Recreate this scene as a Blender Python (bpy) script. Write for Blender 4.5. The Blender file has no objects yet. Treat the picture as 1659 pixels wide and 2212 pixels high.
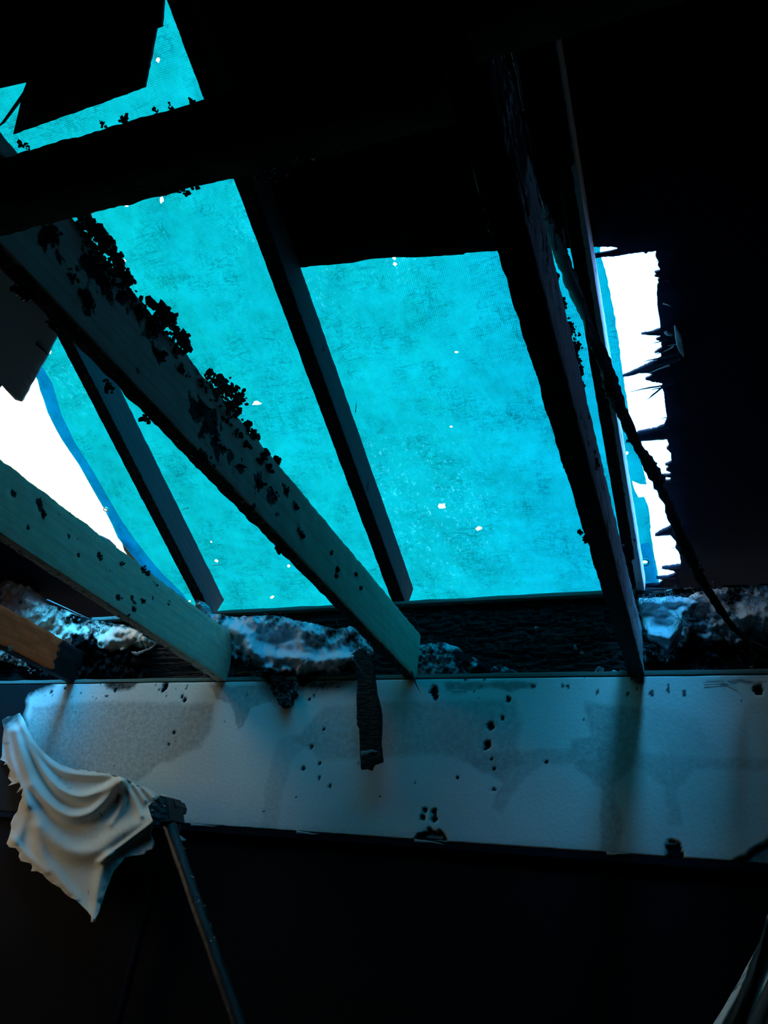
import bpy, math, random
from mathutils import Vector, Matrix, noise
from mathutils.geometry import delaunay_2d_cdt
random.seed(7)
C = bpy.context.scene.collection
sc = bpy.context.scene

# ---------------------------------------------------------------- camera
CZ = 1.6                                     # eye height above the floor
W, H, FPX = 1659, 2212, 1660.0
AX = Vector((0.9251251, -0.09235698, -0.36825771))     # room X axis seen in camera axes (right, down, forward)
AY = Vector((0.36116672, 0.51313818, 0.77861917))
AZ = Vector((0.11705618, -0.85332257, 0.50807327))
cd = bpy.data.cameras.new('camera'); cam = bpy.data.objects.new('camera', cd); C.objects.link(cam)
cd.sensor_fit = 'VERTICAL'; cd.sensor_height = 36.0; cd.lens = 36.0 * FPX / H
cd.clip_start = 0.02; cd.clip_end = 200
right = Vector((AX[0], AY[0], AZ[0])); down = Vector((AX[1], AY[1], AZ[1])); fwd = Vector((AX[2], AY[2], AZ[2]))
m3 = Matrix((right, -down, -fwd)).transposed()
cam.matrix_world = Matrix.Translation((0, 0, CZ)) @ m3.to_4x4()
sc.camera = cam

# ---------------------------------------------------------------- sky and exposure
sc.view_settings.view_transform = 'Standard'; sc.view_settings.look = 'None'
sc.view_settings.gamma = 1.0; sc.view_settings.use_curve_mapping = False
sc.view_settings.exposure = 0.0
SKY = 6.2
wd = bpy.data.worlds.new('sky'); sc.world = wd; wd.use_nodes = True
nt = wd.node_tree; nt.nodes.clear()
o = nt.nodes.new('ShaderNodeOutputWorld'); bg = nt.nodes.new('ShaderNodeBackground')
tc = nt.nodes.new('ShaderNodeTexCoord'); sx = nt.nodes.new('ShaderNodeSeparateXYZ')
nt.links.new(tc.outputs['Generated'], sx.inputs[0])
rp = nt.nodes.new('ShaderNodeValToRGB')
mr = nt.nodes.new('ShaderNodeMapRange'); mr.inputs[1].default_value = -0.9; mr.inputs[2].default_value = 0.9
my = nt.nodes.new('ShaderNodeMath'); my.operation = 'MULTIPLY_ADD'; my.inputs[1].default_value = 0.0
nt.links.new(sx.outputs[1], my.inputs[0]); nt.links.new(sx.outputs[0], my.inputs[2])      # hazy and warm towards the left, blue towards the right
nt.links.new(my.outputs[0], mr.inputs[0]); nt.links.new(mr.outputs[0], rp.inputs[0])
e = rp.color_ramp.elements
e[0].position = 0.14; e[0].color = (1.0, 0.82, 0.58, 1)
e[1].position = 1.0; e[1].color = (0.165, 0.42, 1.0, 1)
q = e.new(0.33); q.color = (0.80, 0.90, 0.86, 1)
q = e.new(0.48); q.color = (0.167, 0.45, 1.0, 1)
gr = nt.nodes.new('ShaderNodeMapRange'); gr.inputs[1].default_value = -0.15; gr.inputs[2].default_value = 0.05
nt.links.new(sx.outputs[2], gr.inputs[0])
mx = nt.nodes.new('ShaderNodeMix'); mx.data_type = 'RGBA'
mx.inputs[6].default_value = (0.12, 0.12, 0.11, 1)
nt.links.new(gr.outputs[0], mx.inputs[0]); nt.links.new(rp.outputs[0], mx.inputs[7])
nt.links.new(mx.outputs[2], bg.inputs[0]); bg.inputs[1].default_value = SKY
nt.links.new(bg.outputs[0], o.inputs[0])
wd.cycles.sampling_method = 'MANUAL'; wd.cycles.sample_map_resolution = 256
sc.cycles.max_bounces = 8; sc.cycles.diffuse_bounces = 5; sc.cycles.transparent_max_bounces = 12
sc.cycles.use_denoising = True

# hazy sun, high behind the camera
sl = bpy.data.lights.new('hazy_sun', 'SUN'); so_ = bpy.data.objects.new('hazy_sun', sl); C.objects.link(so_)
sl.energy = 23.0; sl.angle = math.radians(36); sl.color = (.03, .46, 1.0)
el, az = math.radians(51), math.radians(-15)
so_.rotation_euler = Vector((math.sin(az) * math.cos(el), math.cos(az) * math.cos(el), -math.sin(el))).to_track_quat('-Z', 'Y').to_euler()

# ---------------------------------------------------------------- pixel -> place helpers
def ray(px, py):
    d = Vector((px - W / 2, py - H / 2, FPX)); return Vector((d.dot(AX), d.dot(AY), d.dot(AZ)))
def onX(p, x): r = ray(*p); return r * (x / r[0])
def onY(p, y): r = ray(*p); return r * (y / r[1])
def onZ(p, z): r = ray(*p); return r * (z / r[2])
T, Z0, F, HJ = 0.433, 0.93, 1.9, 0.652       # roof slope, rafter underside above the fascia, fascia depth, joist underside
DK = 0.098                                   # roof sheathing underside above the rafter undersides
def onR(p, off=DK):
    r = ray(*p); t = (Z0 + off + F * T) / (r[2] + T * r[1]); return r * t
def zR(y, off=DK): return Z0 + off + (F - y) * T
def fb(v, s, oct=4, seed=0.0):
    return noise.fractal(Vector((v[0] * s + seed, v[1] * s - seed, v[2] * s + 2 * seed)), 0.6, 2.1, oct)

# ---------------------------------------------------------------- object helpers
def tagk(o, **k):
    for a, b in k.items():
        if b is not None: o[a] = b
    return o
def link(name, vs, fs, mat, parent=None, smooth=True, attrs=None, **tags):
    """vertices are camera-relative (x, y, z above the eye); origin goes to the first corner of the box"""
    me = bpy.data.meshes.new(name)
    c = Vector((sum(v[0] for v in vs), sum(v[1] for v in vs), sum(v[2] for v in vs))) / max(1, len(vs))
    me.from_pydata([(v[0] - c[0], v[1] - c[1], v[2] - c[2]) for v in vs], [], fs)
    if smooth: me.polygons.foreach_set('use_smooth', [True] * len(me.polygons))
    for an, vals in (attrs or {}).items():
        a = me.attributes.new(an, 'FLOAT', 'POINT'); a.data.foreach_set('value', vals)
    me.materials.append(mat); me.update()
    ob = bpy.data.objects.new(name, me); C.objects.link(ob)
    pos = Vector((c[0], c[1], c[2] + CZ))
    if parent is not None:
        ob.parent = parent; ob.matrix_parent_inverse = wmat(parent).inverted()
    ob.location = pos
    tagk(ob, **tags); return ob
def wmat(o):
    m = o.matrix_basis.copy()
    return m if o.parent is None else wmat(o.parent) @ o.matrix_parent_inverse @ m
def empty(name, at, **tags):
    ob = bpy.data.objects.new(name, None); C.objects.link(ob); ob.empty_display_size = 0.05
    ob.location = (at[0], at[1], at[2] + CZ); tagk(ob, **tags); return ob

def box(x0, x1, y0, y1, z0, z1):
    v = [(x, y, z) for x in (x0, x1) for y in (y0, y1) for z in (z0, z1)]
    f = [(0, 1, 3, 2), (4, 6, 7, 5), (0, 4, 5, 1), (2, 3, 7, 6), (0, 2, 6, 4), (1, 5, 7, 3)]
    return v, f

def beam(name, p0, p1, w, d, mat, parent=None, step=0.006, rough=0.0015, char=None, erode=0.003, up=None, ring=0.007, **tags):
    """a sawn timber from p0 to p1 (its lower left edge), width w towards +X, depth d upwards; char(v) gives 0..1 burnt"""
    p0, p1 = Vector(p0), Vector(p1); L = (p1 - p0).length; yv = (p1 - p0) / L
    xv = Vector((1, 0, 0)) if abs(yv[0]) < 0.7 else Vector((0, 1 if yv[0] < 0 else -1, 0))
    if abs(yv[0]) >= 0.7: xv = Vector((0, 1, 0))
    xv = (xv - yv * xv.dot(yv)).normalized()
    zv = xv.cross(yv)
    if zv[2] < 0: zv = -zv
    nw = max(2, int(w / ring)); nd = max(2, int(d / ring)); n = max(2, int(L / step))
    sec = []
    for i in range(nw): sec.append((w * i / nw, 0))
    for i in range(nd): sec.append((w, d * i / nd))
    for i in range(nw): sec.append((w - w * i / nw, d))
    for i in range(nd): sec.append((0, d - d * i / nd))
    m = len(sec); vs = []; at = []; r = 0.0022
    for k in range(n + 1):
        for (a, b) in sec:
            # small round on the arrises
            ca = 1 if (a in (0, w) and b in (0, d)) else 0
            cx = a + (r * 0.5 if a == 0 else -r * 0.5) * ca; cz = b + (r * 0.5 if b == 0 else -r * 0.5) * ca
            v = p0 + yv * (L * k / n) + xv * cx + zv * cz
            c = char(v) if char else 0.0
            nn = noise.noise(v * 40) * rough + noise.noise(v * 140) * rough * 0.5
            inw = (Vector((w / 2, 0, d / 2)) - Vector((cx, 0, cz)))
            sx_, sz_ = (1 if inw[0] > 0 else -1), (1 if inw[2] > 0 else -1)
            dx = sx_ if a in (0, w) else 0; dz = sz_ if b in (0, d) else 0
            e_ = c * erode * (0.5 + 0.5 * noise.noise(v * 35)) + nn
            v = v + xv * dx * e_ + zv * dz * e_
            vs.append(v); at.append(c)
    fs = []
    for k in range(n):
        for i in range(m):
            j = (i + 1) % m; fs.append((k * m + i, k * m + j, (k + 1) * m + j, (k + 1) * m + i))
    fs.append(tuple(range(m))[::-1]); fs.append(tuple(range(n * m, n * m + m)))
    # local frame: y along the timber, so the grain follows it
    me = bpy.data.meshes.new(name)
    R3 = Matrix((xv, yv, zv)).transposed(); Ri = R3.transposed()
    me.from_pydata([Ri @ (v - p0) for v in vs], [], fs)
    me.polygons.foreach_set('use_smooth', [True] * (len(me.polygons) - 2) + [False, False])
    a = me.attributes.new('char', 'FLOAT', 'POINT'); a.data.foreach_set('value', at)
    me.materials.append(mat); me.update()
    me.set_sharp_from_angle(angle=math.radians(38))
    ob = bpy.data.objects.new(name, me); C.objects.link(ob)
    ob.matrix_world = Matrix.Translation((p0[0], p0[1], p0[2] + CZ)) @ R3.to_4x4()
    if parent is not None:
        ob.parent = parent; ob.matrix_parent_inverse = wmat(parent).inverted()
    tagk(ob, **tags); return ob

def inpoly(x, y, P):
    c = False; j = len(P) - 1
    for i in range(len(P)):
        if (P[i][1] > y) != (P[j][1] > y) and x < (P[j][0] - P[i][0]) * (y - P[i][1]) / (P[j][1] - P[i][1]) + P[i][0]: c = not c
        j = i
    return c
def segd(x, y, a, b):
    dx, dy = b[0] - a[0], b[1] - a[1]; l = dx * dx + dy * dy
    t = 0 if l == 0 else max(0, min(1, ((x - a[0]) * dx + (y - a[1]) * dy) / l))
    return math.hypot(x - a[0] - t * dx, y - a[1] - t * dy)
def lined(x, y, L): return min(segd(x, y, L[i], L[i + 1]) for i in range(len(L) - 1))
def sdist(x, y, P):
    d = min(segd(x, y, P[i], P[(i + 1) % len(P)]) for i in range(len(P))); return d if inpoly(x, y, P) else -d
def smoothl(P, k=5):
    out = []; n = len(P)
    for i in range(n - 1):
        a, b, c, d = P[max(0, i - 1)], P[i], P[i + 1], P[min(n - 1, i + 2)]
        for j in range(k):
            t = j / k
            out.append(tuple(.5 * (2 * b[q] + (c[q] - a[q]) * t + (2 * a[q] - 5 * b[q] + 4 * c[q] - d[q]) * t * t + (-a[q] + 3 * b[q] - 3 * c[q] + d[q]) * t ** 3) for q in (0, 1)))
    return out + [P[-1]]
def jag(P, step, amp, seed=0, closed=True, spike=0.0):
    out = []; n = len(P)
    for i in range(n if closed else n - 1):
        a, b = P[i], P[(i + 1) % n]; L = math.hypot(b[0] - a[0], b[1] - a[1]); k = max(1, int(L / step))
        nx, ny = -(b[1] - a[1]) / (L + 1e-9), (b[0] - a[0]) / (L + 1e-9)
        for j in range(k):
            t = j / k; x, y = a[0] + (b[0] - a[0]) * t, a[1] + (b[1] - a[1]) * t
            o_ = (noise.noise(Vector((x * 0.9 / step + seed, y * 0.9 / step, seed))) * amp) if j else 0
            if spike and j and random.random() < 0.15: o_ -= spike * random.random()
            out.append((x + nx * o_, y + ny * o_))
    if not closed: out.append(P[-1])
    return out
def sheet(name, P, step, place, thick, mat, parent=None, holes=(), attr=None, jit=0.25, back=None, smooth=True, **tags):
    """P: outline in a 2-D domain; place(u, v) -> point; thick: vector or f(u,v) giving the second face"""
    x0, x1 = min(p[0] for p in P), max(p[0] for p in P); y0, y1 = min(p[1] for p in P), max(p[1] for p in P)
    pts = [Vector(p) for p in P]; edges = [(i, (i + 1) % len(P)) for i in range(len(P))]
    for h in holes:
        k = len(pts); pts += [Vector(p) for p in h]; edges += [(k + i, k + (i + 1) % len(h)) for i in range(len(h))]
    nx, ny = int((x1 - x0) / step) + 1, int((y1 - y0) / step) + 1
    import bisect
    for j in range(ny):
        y = y0 + (j + 0.5) * step
        xs = []
        for Q in [P] + list(holes):
            for i in range(len(Q)):
                a, b = Q[i], Q[(i + 1) % len(Q)]
                if (a[1] > y) != (b[1] > y): xs.append(a[0] + (b[0] - a[0]) * (y - a[1]) / (b[1] - a[1]))
        xs.sort()
        for i in range(nx):
            x = x0 + (i + (0.5 if j % 2 else 0.0)) * step
            k = bisect.bisect(xs, x)
            if k % 2 and min(x - xs[k - 1], (xs[k] - x) if k < len(xs) else 9e9) > step * 0.4:
                pts.append(Vector((x + (random.random() - .5) * step * jit, y + (random.random() - .5) * step * jit)))
    rv, _, rf, *_r = delaunay_2d_cdt(pts, edges, [], 0, 1e-7)
    n = len(rv); fs = []
    for f in rf:
        if len(f) < 3: continue
        cx = sum(rv[i][0] for i in f) / len(f); cy = sum(rv[i][1] for i in f) / len(f)
        if inpoly(cx, cy, P) and not any(inpoly(cx, cy, h) for h in holes): fs.append(tuple(f))
    front = [place(v[0], v[1]) for v in rv]
    tf = thick if callable(thick) else (lambda u, v: Vector(thick))
    bk = [front[i] + tf(rv[i][0], rv[i][1]) for i in range(n)]
    cnt = {}
    for f in fs:
        for i in range(len(f)):
            a, b = f[i], f[(i + 1) % len(f)]; cnt[(a, b)] = cnt.get((a, b), 0) + 1
    side = [(a, b, b + n, a + n) for (a, b) in cnt if (b, a) not in cnt]
    allf = [f[::-1] for f in fs] + [tuple(i + n for i in f) for f in fs] + side
    at = None
    if attr:
        at = {}
        for an, fn in attr.items():
            vals = [fn(v[0], v[1]) for v in rv]; at[an] = vals + vals
    return link(name, front + bk, allf, mat, parent, smooth, at, **tags)

def lumps(name, spots, mat, parent=None, n=14, size=0.004, **tags):
    """crumbs of char or plaster: spots = (point, spread)"""
    vs, fs = [], []
    ico_v = [(-.526, 0, .851), (.526, 0, .851), (-.526, 0, -.851), (.526, 0, -.851), (0, .851, .526), (0, .851, -.526), (0, -.851, .526), (0, -.851, -.526), (.851, .526, 0), (-.851, .526, 0), (.851, -.526, 0), (-.851, -.526, 0)]
    ico_f = [(1, 4, 0), (4, 9, 0), (4, 5, 9), (8, 5, 4), (1, 8, 4), (1, 10, 8), (10, 3, 8), (8, 3, 5), (3, 2, 5), (3, 7, 2), (3, 10, 7), (10, 6, 7), (6, 11, 7), (6, 0, 11), (6, 1, 0), (10, 1, 6), (11, 0, 9), (2, 11, 9), (5, 2, 9), (11, 2, 7)]
    for (c, s) in spots:
        for k in range(n):
            ctr = Vector(c) + Vector((random.gauss(0, s * 0.5), random.gauss(0, s), random.gauss(0, s * 0.55)))
            r = size * random.uniform(0.45, 1.5); b = len(vs)
            st = Vector((random.uniform(.6, 1.5), random.uniform(.6, 1.5), random.uniform(.6, 1.5)))
            for v in ico_v:
                vs.append(ctr + Vector((v[0] * st[0], v[1] * st[1], v[2] * st[2])) * r * random.uniform(.65, 1.35))
            fs += [tuple(b + i for i in f) for f in ico_f]
    return link(name, vs, fs, mat, parent, False, None, kind='stuff', **tags)
def fibres(name, spots, mat, parent=None, n=30, ln=0.02, w=0.0006, **tags):
    vs, fs = [], []
    for (c, s) in spots:
        for k in range(n):
            p = Vector(c) + Vector((random.gauss(0, s), random.gauss(0, s * .4), random.gauss(0, s)))
            d = Vector((random.gauss(0, 1), random.gauss(-.3, .6), random.gauss(-.2, 1))).normalized()
            l = ln * random.uniform(.3, 1.2); q = d.cross(Vector((random.random(), random.random(), .3))).normalized() * w
            bend = Vector((random.gauss(0, 1), random.gauss(0, 1), random.gauss(0, 1))) * l * 0.25
            b = len(vs); a0, a1, a2 = p, p + d * l * .5 + bend, p + d * l
            q2 = d.cross(q).normalized() * w
            for a_, ww in ((a0, 1), (a1, .8), (a2, .25)): vs += [a_ + q * ww, a_ - q * ww * .6 + q2 * ww, a_ - q * ww * .6 - q2 * ww]
            for s_ in (0, 3):
                for i in range(3): fs.append((b + s_ + i, b + s_ + (i + 1) % 3, b + s_ + 3 + (i + 1) % 3, b + s_ + 3 + i))
    return link(name, vs, fs, mat, parent, False, None, kind='stuff', **tags)
def tube(name, pts, rad, mat, parent=None, sides=10, rough=0.0, flat=1.0, **tags):
    pts = [Vector(p) for p in pts]; fine = []; rr = []
    n = len(pts)
    for i in range(n - 1):
        p0, p1, p2, p3 = pts[max(0, i - 1)], pts[i], pts[i + 1], pts[min(n - 1, i + 2)]
        k = 8
        for j in range(k):
            t = j / k
            fine.append(0.5 * ((2 * p1) + (p2 - p0) * t + (2 * p0 - 5 * p1 + 4 * p2 - p3) * t * t + (-p0 + 3 * p1 - 3 * p2 + p3) * t ** 3))
            rr.append(rad[i] * (1 - t) + rad[i + 1] * t)
    fine.append(pts[-1]); rr.append(rad[-1]); vs, fs = [], []
    ref = Vector((0, 1, 0.1))
    for i, p in enumerate(fine):
        d = (fine[min(i + 1, len(fine) - 1)] - fine[max(0, i - 1)]).normalized()
        u = d.cross(ref).normalized(); v = d.cross(u).normalized()
        for s in range(sides):
            a = 2 * math.pi * s / sides
            r = rr[i] * (1 + rough * noise.noise(p * 90 + Vector((math.cos(a), math.sin(a), 0)) * 1.5) * 2)
            vs.append(p + u * math.cos(a) * r + v * math.sin(a) * r * flat)
    for i in range(len(fine) - 1):
        for s in range(sides):
            t = (s + 1) % sides; fs.append((i * sides + s, i * sides + t, (i + 1) * sides + t, (i + 1) * sides + s))
    fs.append(tuple(range(sides))[::-1]); fs.append(tuple(range(len(vs) - sides, len(vs))))
    return link(name, vs, fs, mat, parent, True, None, **tags)
def sliver(name, a, b, w, th, mat, parent=None, up=Vector((0, 0, 1)), **tags):
    """a splinter: thick at a, pointed at b"""
    a, b = Vector(a), Vector(b); d = (b - a); L = d.length; d.normalize(); s = d.cross(up).normalized(); u = s.cross(d)
    vs, fs = [], []; n = 7
    for i in range(n):
        t = i / (n - 1); ww = w * (1 - t) ** 0.7 * (1 + .4 * noise.noise(a * 50 + Vector((t * 9, 0, 0)))) + w * .03
        c = a + d * L * t + s * w * .35 * noise.noise(b * 37 + Vector((t * 3, 2, 0))) * 2 * t
        vs += [c - s * ww / 2, c + u * th / 2 * (1.1 - t), c + s * ww / 2, c - u * th / 2 * (1.1 - t)]
    for i in range(n - 1):
        for k in range(4): fs.append((4 * i + k, 4 * i + (k + 1) % 4, 4 * i + 4 + (k + 1) % 4, 4 * i + 4 + k))
    fs += [(3, 2, 1, 0), tuple(range(4 * n - 4, 4 * n))]
    return link(name, vs, fs, mat, parent, False, None, **tags)

# ---------------------------------------------------------------- materials
def N(nt, t, **k):
    n = nt.nodes.new(t)
    for a, b in k.items(): setattr(n, a, b)
    return n
def mat(name):
    m = bpy.data.materials.new(name); m.use_nodes = True; nt = m.node_tree; nt.nodes.clear()
    out = N(nt, 'ShaderNodeOutputMaterial'); b = N(nt, 'ShaderNodeBsdfPrincipled'); nt.links.new(b.outputs[0], out.inputs[0])
    tc = N(nt, 'ShaderNodeTexCoord'); return m, nt, b, tc, out
def ntex(nt, tc, scale, detail=5, rough=.6, stretch=(1, 1, 1), dist=0.0):
    mp = N(nt, 'ShaderNodeMapping'); mp.inputs['Scale'].default_value = stretch
    nt.links.new(tc.outputs['Object'], mp.inputs[0])
    n = N(nt, 'ShaderNodeTexNoise'); n.inputs['Scale'].default_value = scale; n.inputs['Detail'].default_value = detail
    n.inputs['Roughness'].default_value = rough; n.inputs['Distortion'].default_value = dist
    nt.links.new(mp.outputs[0], n.inputs['Vector']); return n.outputs['Fac']
def ramp(nt, fac, stops):
    r = N(nt, 'ShaderNodeValToRGB'); el = r.color_ramp.elements
    el[0].position, el[0].color = stops[0][0], (*stops[0][1], 1); el[1].position, el[1].color = stops[-1][0], (*stops[-1][1], 1)
    for p, c in stops[1:-1]: x = el.new(p); x.color = (*c, 1)
    nt.links.new(fac, r.inputs[0]); return r.outputs[0]
def mixc(nt, fac, a, b, mode='MIX'):
    m = N(nt, 'ShaderNodeMix', data_type='RGBA', blend_type=mode)
    for i, s in ((0, fac), (6, a), (7, b)):
        if hasattr(s, 'is_output') or hasattr(s, 'node'): nt.links.new(s, m.inputs[i])
        elif i == 0: m.inputs[0].default_value = s
        else: m.inputs[i].default_value = (*s, 1)
    return m.outputs[2]
def math_(nt, op, a, b=0.0, c=0.0, clamp=False):
    m = N(nt, 'ShaderNodeMath', operation=op); m.use_clamp = clamp
    for i, s in enumerate((a, b, c)):
        if hasattr(s, 'node'): nt.links.new(s, m.inputs[i])
        else: m.inputs[i].default_value = s
    return m.outputs[0]
def bump(nt, b, h, s, d=0.002):
    n = N(nt, 'ShaderNodeBump'); n.inputs['Strength'].default_value = s; n.inputs['Distance'].default_value = d
    nt.links.new(h, n.inputs['Height']); nt.links.new(n.outputs[0], b.inputs['Normal'])
def attrn(nt, name): a = N(nt, 'ShaderNodeAttribute', attribute_name=name); return a.outputs['Fac']

def timber(name, light, dark, char=(0.006, 0.006, 0.008), grain=1.0, speck=0.62, flake=None):
    m, nt, b, tc, _ = mat(name)
    g = ntex(nt, tc, 60, 4, .55, (3.0, .12, 1.6), .8)
    rings = N(nt, 'ShaderNodeTexWave', wave_type='BANDS', bands_direction='X'); rings.inputs['Scale'].default_value = 14
    rings.inputs['Distortion'].default_value = 9; rings.inputs['Detail'].default_value = 2; rings.inputs['Detail Scale'].default_value = .8
    mp = N(nt, 'ShaderNodeMapping'); mp.inputs['Scale'].default_value = (.5, .16, 1.6); mp.inputs['Rotation'].default_value = (0, .9, 0)
    nt.links.new(tc.outputs['Object'], mp.inputs[0]); nt.links.new(mp.outputs[0], rings.inputs['Vector'])
    base = mixc(nt, math_(nt, 'MULTIPLY', g, 1.0), dark, light)
    base = mixc(nt, math_(nt, 'MULTIPLY', math_(nt, 'POWER', rings.outputs['Fac'], 5.0), .18 * grain), base, tuple(x * .35 for x in dark))
    sp = ntex(nt, tc, 55, 6, .7)
    c1 = math_(nt, 'ADD', attrn(nt, 'char'), math_(nt, 'MULTIPLY', math_(nt, 'SUBTRACT', sp, .5), 1.5))
    c1 = math_(nt, 'MULTIPLY_ADD', c1, 7.0, -3.4, True)
    s2 = math_(nt, 'MULTIPLY_ADD', ntex(nt, tc, 90, 4, .75), 16.0, -16 * speck, True)
    f = math_(nt, 'MAXIMUM', c1, s2, clamp=True)
    if flake:
        fl = math_(nt, 'MULTIPLY_ADD', ntex(nt, tc, 38, 6, .75, (1, .45, 1)), 14.0, -14 * flake, True); f = math_(nt, 'MAXIMUM', f, fl)
    nt.links.new(mixc(nt, f, base, char), b.inputs['Base Color'])
    b.inputs['Roughness'].default_value = .8; b.inputs['Specular IOR Level'].default_value = .25
    h = math_(nt, 'ADD', math_(nt, 'MULTIPLY', g, .4), math_(nt, 'MULTIPLY', f, -.8)); bump(nt, b, h, .7, .003)
    return m
M_pale = timber('sooty_pale_timber', (.74, .74, .56), (.56, .58, .43), speck=.70)
M_orange = timber('clean_orange_timber', (.98, .15, .035), (.82, .09, .02), speck=.74)
M_blueface = timber('peeling_painted_timber', (.92, .95, .98), (.74, .79, .85), speck=.66, flake=.58)
M_dark = timber('smoked_timber', (.18, .20, .19), (.09, .10, .10), speck=.66)
M_rafter_d = timber('blackened_rafter_timber', (.05, .06, .065), (.02, .025, .03), speck=.66)
M_rafter = timber('smoked_rafter_timber', (.10, .12, .14), (.045, .055, .065), speck=.68)

def charred(name, c0, c1, sc_=45, stretch=(.35, 1, 1.1), spec=.3):
    m, nt, b, tc, _ = mat(name)
    mp = N(nt, 'ShaderNodeMapping'); mp.inputs['Scale'].default_value = stretch; nt.links.new(tc.outputs['Object'], mp.inputs[0])
    v = N(nt, 'ShaderNodeTexVoronoi', feature='DISTANCE_TO_EDGE'); v.inputs['Scale'].default_value = sc_; v.inputs['Randomness'].default_value = .9
    nt.links.new(mp.outputs[0], v.inputs['Vector'])
    n1 = ntex(nt, tc, 30, 6, .65); col = mixc(nt, n1, c0, c1)
    ash = math_(nt, 'MULTIPLY_ADD', ntex(nt, tc, 70, 5, .7, (.6, 1, 1)), 14, -14 * .70, True)
    nt.links.new(mixc(nt, math_(nt, 'MULTIPLY', ash, .5), col, (.22, .19, .17)), b.inputs['Base Color'])
    b.inputs['Roughness'].default_value = .62; b.inputs['Specular IOR Level'].default_value = spec
    h = math_(nt, 'ADD', math_(nt, 'MINIMUM', v.outputs['Distance'], .12), math_(nt, 'MULTIPLY', n1, .12)); bump(nt, b, h, .9, .02)
    return m
M_char = charred('alligator_char', (.006, .005, .005), (.022, .018, .017), 60, (.3, 1, 1.3), .12)
M_crust = charred('char_crust', (.004, .004, .005), (.02, .02, .022), 80, (1, 1, 1))

def plain(name, c0, c1, scale=12, rough=.9, bs=.4, bd=.002, spec=.2):
    m, nt, b, tc, _ = mat(name); n = ntex(nt, tc, scale, 6, .65)
    nt.links.new(mixc(nt, n, c0, c1), b.inputs['Base Color']); b.inputs['Roughness'].default_value = rough
    b.inputs['Specular IOR Level'].default_value = spec; bump(nt, b, n, bs, bd); return m
M_soot_haze = plain('soot_black_haze_board', (.004, .005, .010), (.009, .011, .022), 9, .95, .3, .003, .1)  # black soot, with the blue haze around the tear put into its colour
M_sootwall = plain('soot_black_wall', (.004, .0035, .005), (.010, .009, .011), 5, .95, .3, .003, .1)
M_board = plain('scorched_roof_board', (.14, .25, .32), (.20, .33, .40), 120, .85, .4, .001)
M_felt = plain('olive_roofing_felt', (.20, .22, .13), (.30, .32, .2), 80, .9)
M_shingle = plain('burnt_shingle', (.05, .035, .04), (.10, .08, .08), 40, .9)
M_splinter = plain('pale_split_wood', (.35, .55, .5), (.6, .75, .68), 160, .8, .5, .001)
M_dsplint = plain('dark_split_wood', (.01, .012, .02), (.04, .05, .07), 160, .8, .5, .001)
M_metal, nt_, b_, tc_, _o = mat('steel'); b_.inputs['Metallic'].default_value = 1; b_.inputs['Base Color'].default_value = (.5, .52, .55, 1); b_.inputs['Roughness'].default_value = .35
M_pole = plain('burnt_metal_pole', (.005, .005, .006), (.03, .03, .032), 70, .5, .8, .002, .5)
M_cable = plain('scorched_cable_sheath', (.008, .010, .014), (.035, .04, .05), 60, .6, .5, .002, .3)
M_plate = plain('sooty_wall_plate', (.10, .16, .14), (.17, .24, .2), 60, .9)
M_lath = plain('grey_lath', (.2, .22, .24), (.32, .34, .36), 90, .85)

# plaster with water staining, a joist shadow painted in, soot and knocked-out spots (all carried by the board)
M_wall, nt, b, tc, _ = mat('stained_plasterboard')
fine = ntex(nt, tc, 110, 3, .5); mott = ntex(nt, tc, 75, 5, .75); soft = ntex(nt, tc, 6, 4, .5)
stain_shade = attrn(nt, 'stain_shade'); soot = attrn(nt, 'soot')
base = mixc(nt, soft, (.78, .77, .71), (.88, .86, .79))
mm = math_(nt, 'MULTIPLY', stain_shade, math_(nt, 'MULTIPLY_ADD', mott, 3.2, -1.0, True))
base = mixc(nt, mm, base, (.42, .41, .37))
base = mixc(nt, math_(nt, 'MULTIPLY', stain_shade, .35), base, (.50, .49, .45))
ss = math_(nt, 'ADD', soot, math_(nt, 'MULTIPLY', math_(nt, 'SUBTRACT', ntex(nt, tc, 60, 6, .7), .5), math_(nt, 'MULTIPLY_ADD', soot, 1.6, 0.0, True)))
base = mixc(nt, math_(nt, 'MULTIPLY_ADD', ss, 1.0, 0.0, True), base, (.006, .006, .007))
nt.links.new(base, b.inputs['Base Color']); b.inputs['Roughness'].default_value = .85; b.inputs['Specular IOR Level'].default_value = .2
bump(nt, b, math_(nt, 'ADD', fine, math_(nt, 'MULTIPLY', mott, .4)), .55, .0018)

# mineral wool: clean to soot
def wool(name, clean, dirty):
    m, nt, b, tc, _ = mat(name)
    n = ntex(nt, tc, 50, 8, .8, dist=.6); s = attrn(nt, 'soot')
    f = math_(nt, 'ADD', s, math_(nt, 'MULTIPLY', math_(nt, 'SUBTRACT', n, .5), 1.6)); f = math_(nt, 'MULTIPLY_ADD', f, 2.0, -.62, True)
    nt.links.new(mixc(nt, f, clean, dirty), b.inputs['Base Color']); b.inputs['Roughness'].default_value = 1; b.inputs['Specular IOR Level'].default_value = .05
    bump(nt, b, ntex(nt, tc, 160, 6, .8), .9, .004); return m
M_wool = wool('blue_grey_wool', (.74, .80, .86), (.012, .014, .016))
M_wool_l = wool('ashy_wool', (.86, .66, .52), (.010, .009, .009))
M_fib = plain('wool_fibre', (.16, .19, .21), (.32, .36, .4), 50, 1, .2)
M_fibd = plain('burnt_fibre', (.012, .013, .014), (.05, .055, .06), 50, 1, .2)

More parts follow.
